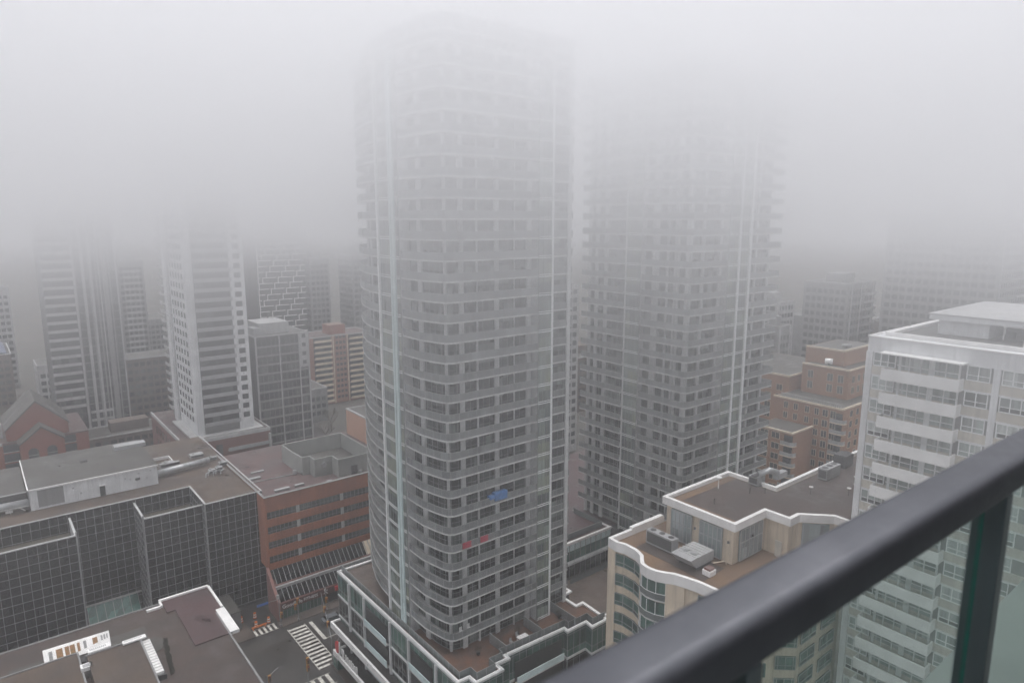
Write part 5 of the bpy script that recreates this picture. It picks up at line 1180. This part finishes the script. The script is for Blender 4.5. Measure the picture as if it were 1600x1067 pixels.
# bare winter trees
def bare_tree(x, y, h, label, n=3, seed=0, pale=True):
    rnd = random.Random(seed); t_ = thing('bare_tree', (x, y, 0), label, 'tree', 'bare winter trees'); MB().tube([(x, y, 0), (x + .1, y, h * .25), (x - .05, y + .1, h * .45)], h * .022, 7, h * .013).build('trunk', 'bark', t_)
    b = MB()
    def grow(p, d, L, r, lv):
        q = p + d * L; b.bar(p, q, r * 2)
        if lv == 0: return
        for k in range(rnd.choice((3, 4))):
            nd = (d + Vector((rnd.uniform(-1, 1), rnd.uniform(-1, 1), rnd.uniform(-.1, .7))) * .75).normalized(); grow(q, nd, L * rnd.uniform(.6, .8), r * .6, lv - 1)
    for k in range(5):
        a = k * 1.257 + rnd.uniform(-.3, .3); grow(Vector((x, y, h * (.25 + .05 * k))), Vector((math.cos(a) * .8, math.sin(a) * .8, 1)).normalized(), h * .2, h * .008, 3)
    b.build('branches', 'bark', t_); return t_
for k, (x, y, h, l) in enumerate(((38.6, 214, 9, 'pale bare tree just left of the dark red brick podium'), (16, 300, 14, 'bare tree behind the rear gable'), (9, 318, 14, 'bare tree left of the rear gable peak'), (4, 305, 13, 'bare tree nearest the left edge behind the gables'), (21, 322, 15, 'bare tree at the foot of the grid tower'), (13, 336, 15, 'bare tree farthest back at the far left'), (98, 232, 10, 'dark bare tree on the street left of the pink wall'), (106, 246, 11, 'dark bare tree below the brick slab balconies'), (96, 256, 11, 'dark bare tree by the foot of the finned mid-rise'))):
    bare_tree(x, y, h, l, seed=k)

# ------------------------------------------------------------------ our own balcony: slab, posts, panes, handrail
bs = thing('balcony_rail', (1.3, .48, EYE - 1.6), 'wet dark rounded balcony handrail on posts with green glass panes, lower right', 'railing')
def handrail():
    pr = []; w, h = .098, .074
    for cx, cy, a0 in ((w / 2 - .026, h / 2 - .026, 0), (-w / 2 + .026, h / 2 - .026, 90), (-w / 2 + .010, -h / 2 + .010, 180), (w / 2 - .010, -h / 2 + .010, 270)):
        r_ = .026 if a0 < 180 else .010
        for k in range(7): a = R(a0 + 15 * k); pr.append((cx + r_ * math.cos(a), cy + r_ * math.sin(a)))
    b = MB(); n = len(pr); yc, zc = .4855, EYE - .569
    b.v += [(-1.2, yc + u, zc + v) for u, v in pr] + [(6.0, yc + u, zc + v) for u, v in pr]
    b.f += [(i, (i + 1) % n, n + (i + 1) % n, n + i) for i in range(n)] + [tuple(range(n - 1, -1, -1)), tuple(range(n, 2 * n))]; b.mi += [0] * (n + 2)
    return b.build('handrail', 'handrail', bs, smooth=False)
hr = handrail()
for p_ in hr.data.polygons: p_.use_smooth = len(p_.vertices) == 4
pxs = [-.19, .79, 1.77, 2.75, 3.73, 4.71, 5.69]
for x in pxs:
    MB().box(x - .02, x + .02, .438, .502, EYE - 1.75, EYE - .605).build('post', 'post', bs, bevel=.003)
for a, b_ in zip(pxs, pxs[1:]):
    pn = MB().box(a + .04, b_ - .045, .472, .476, EYE - 1.64, EYE - .62).build('glass_pane', 'pane', bs)
    e = MB().box(b_ - .045, b_ - .0425, .470, .479, EYE - 1.64, EYE - .62); e.box(a + .0375, a + .04, .470, .479, EYE - 1.64, EYE - .62); e.build('pane_edge', 'edge', pn)
bs.rotation_euler = (0, 0, R(-1.3))
bf = thing('own_balcony', (1, 0, EYE - 1.6), 'pale concrete balcony floor seen through the green glass at bottom right', 'balcony')
MB().box(-1.5, 6.5, -1.5, .78, EYE - 1.8, EYE - 1.6).build('balcony_floor', surf('pale_balcony_floor', (.19, .21, .20), .7, .15, 2, 20), bf)
MB().box(-1.5, 6.5, -1.7, -1.5, EYE - 1.8, EYE + 1.1).build('back_wall', 'greyconc', bf)
MB().box(-1.0, 5.5, -1.5, -1.46, EYE - 1.5, EYE + .8).build('window', 'tw_glass', bf)
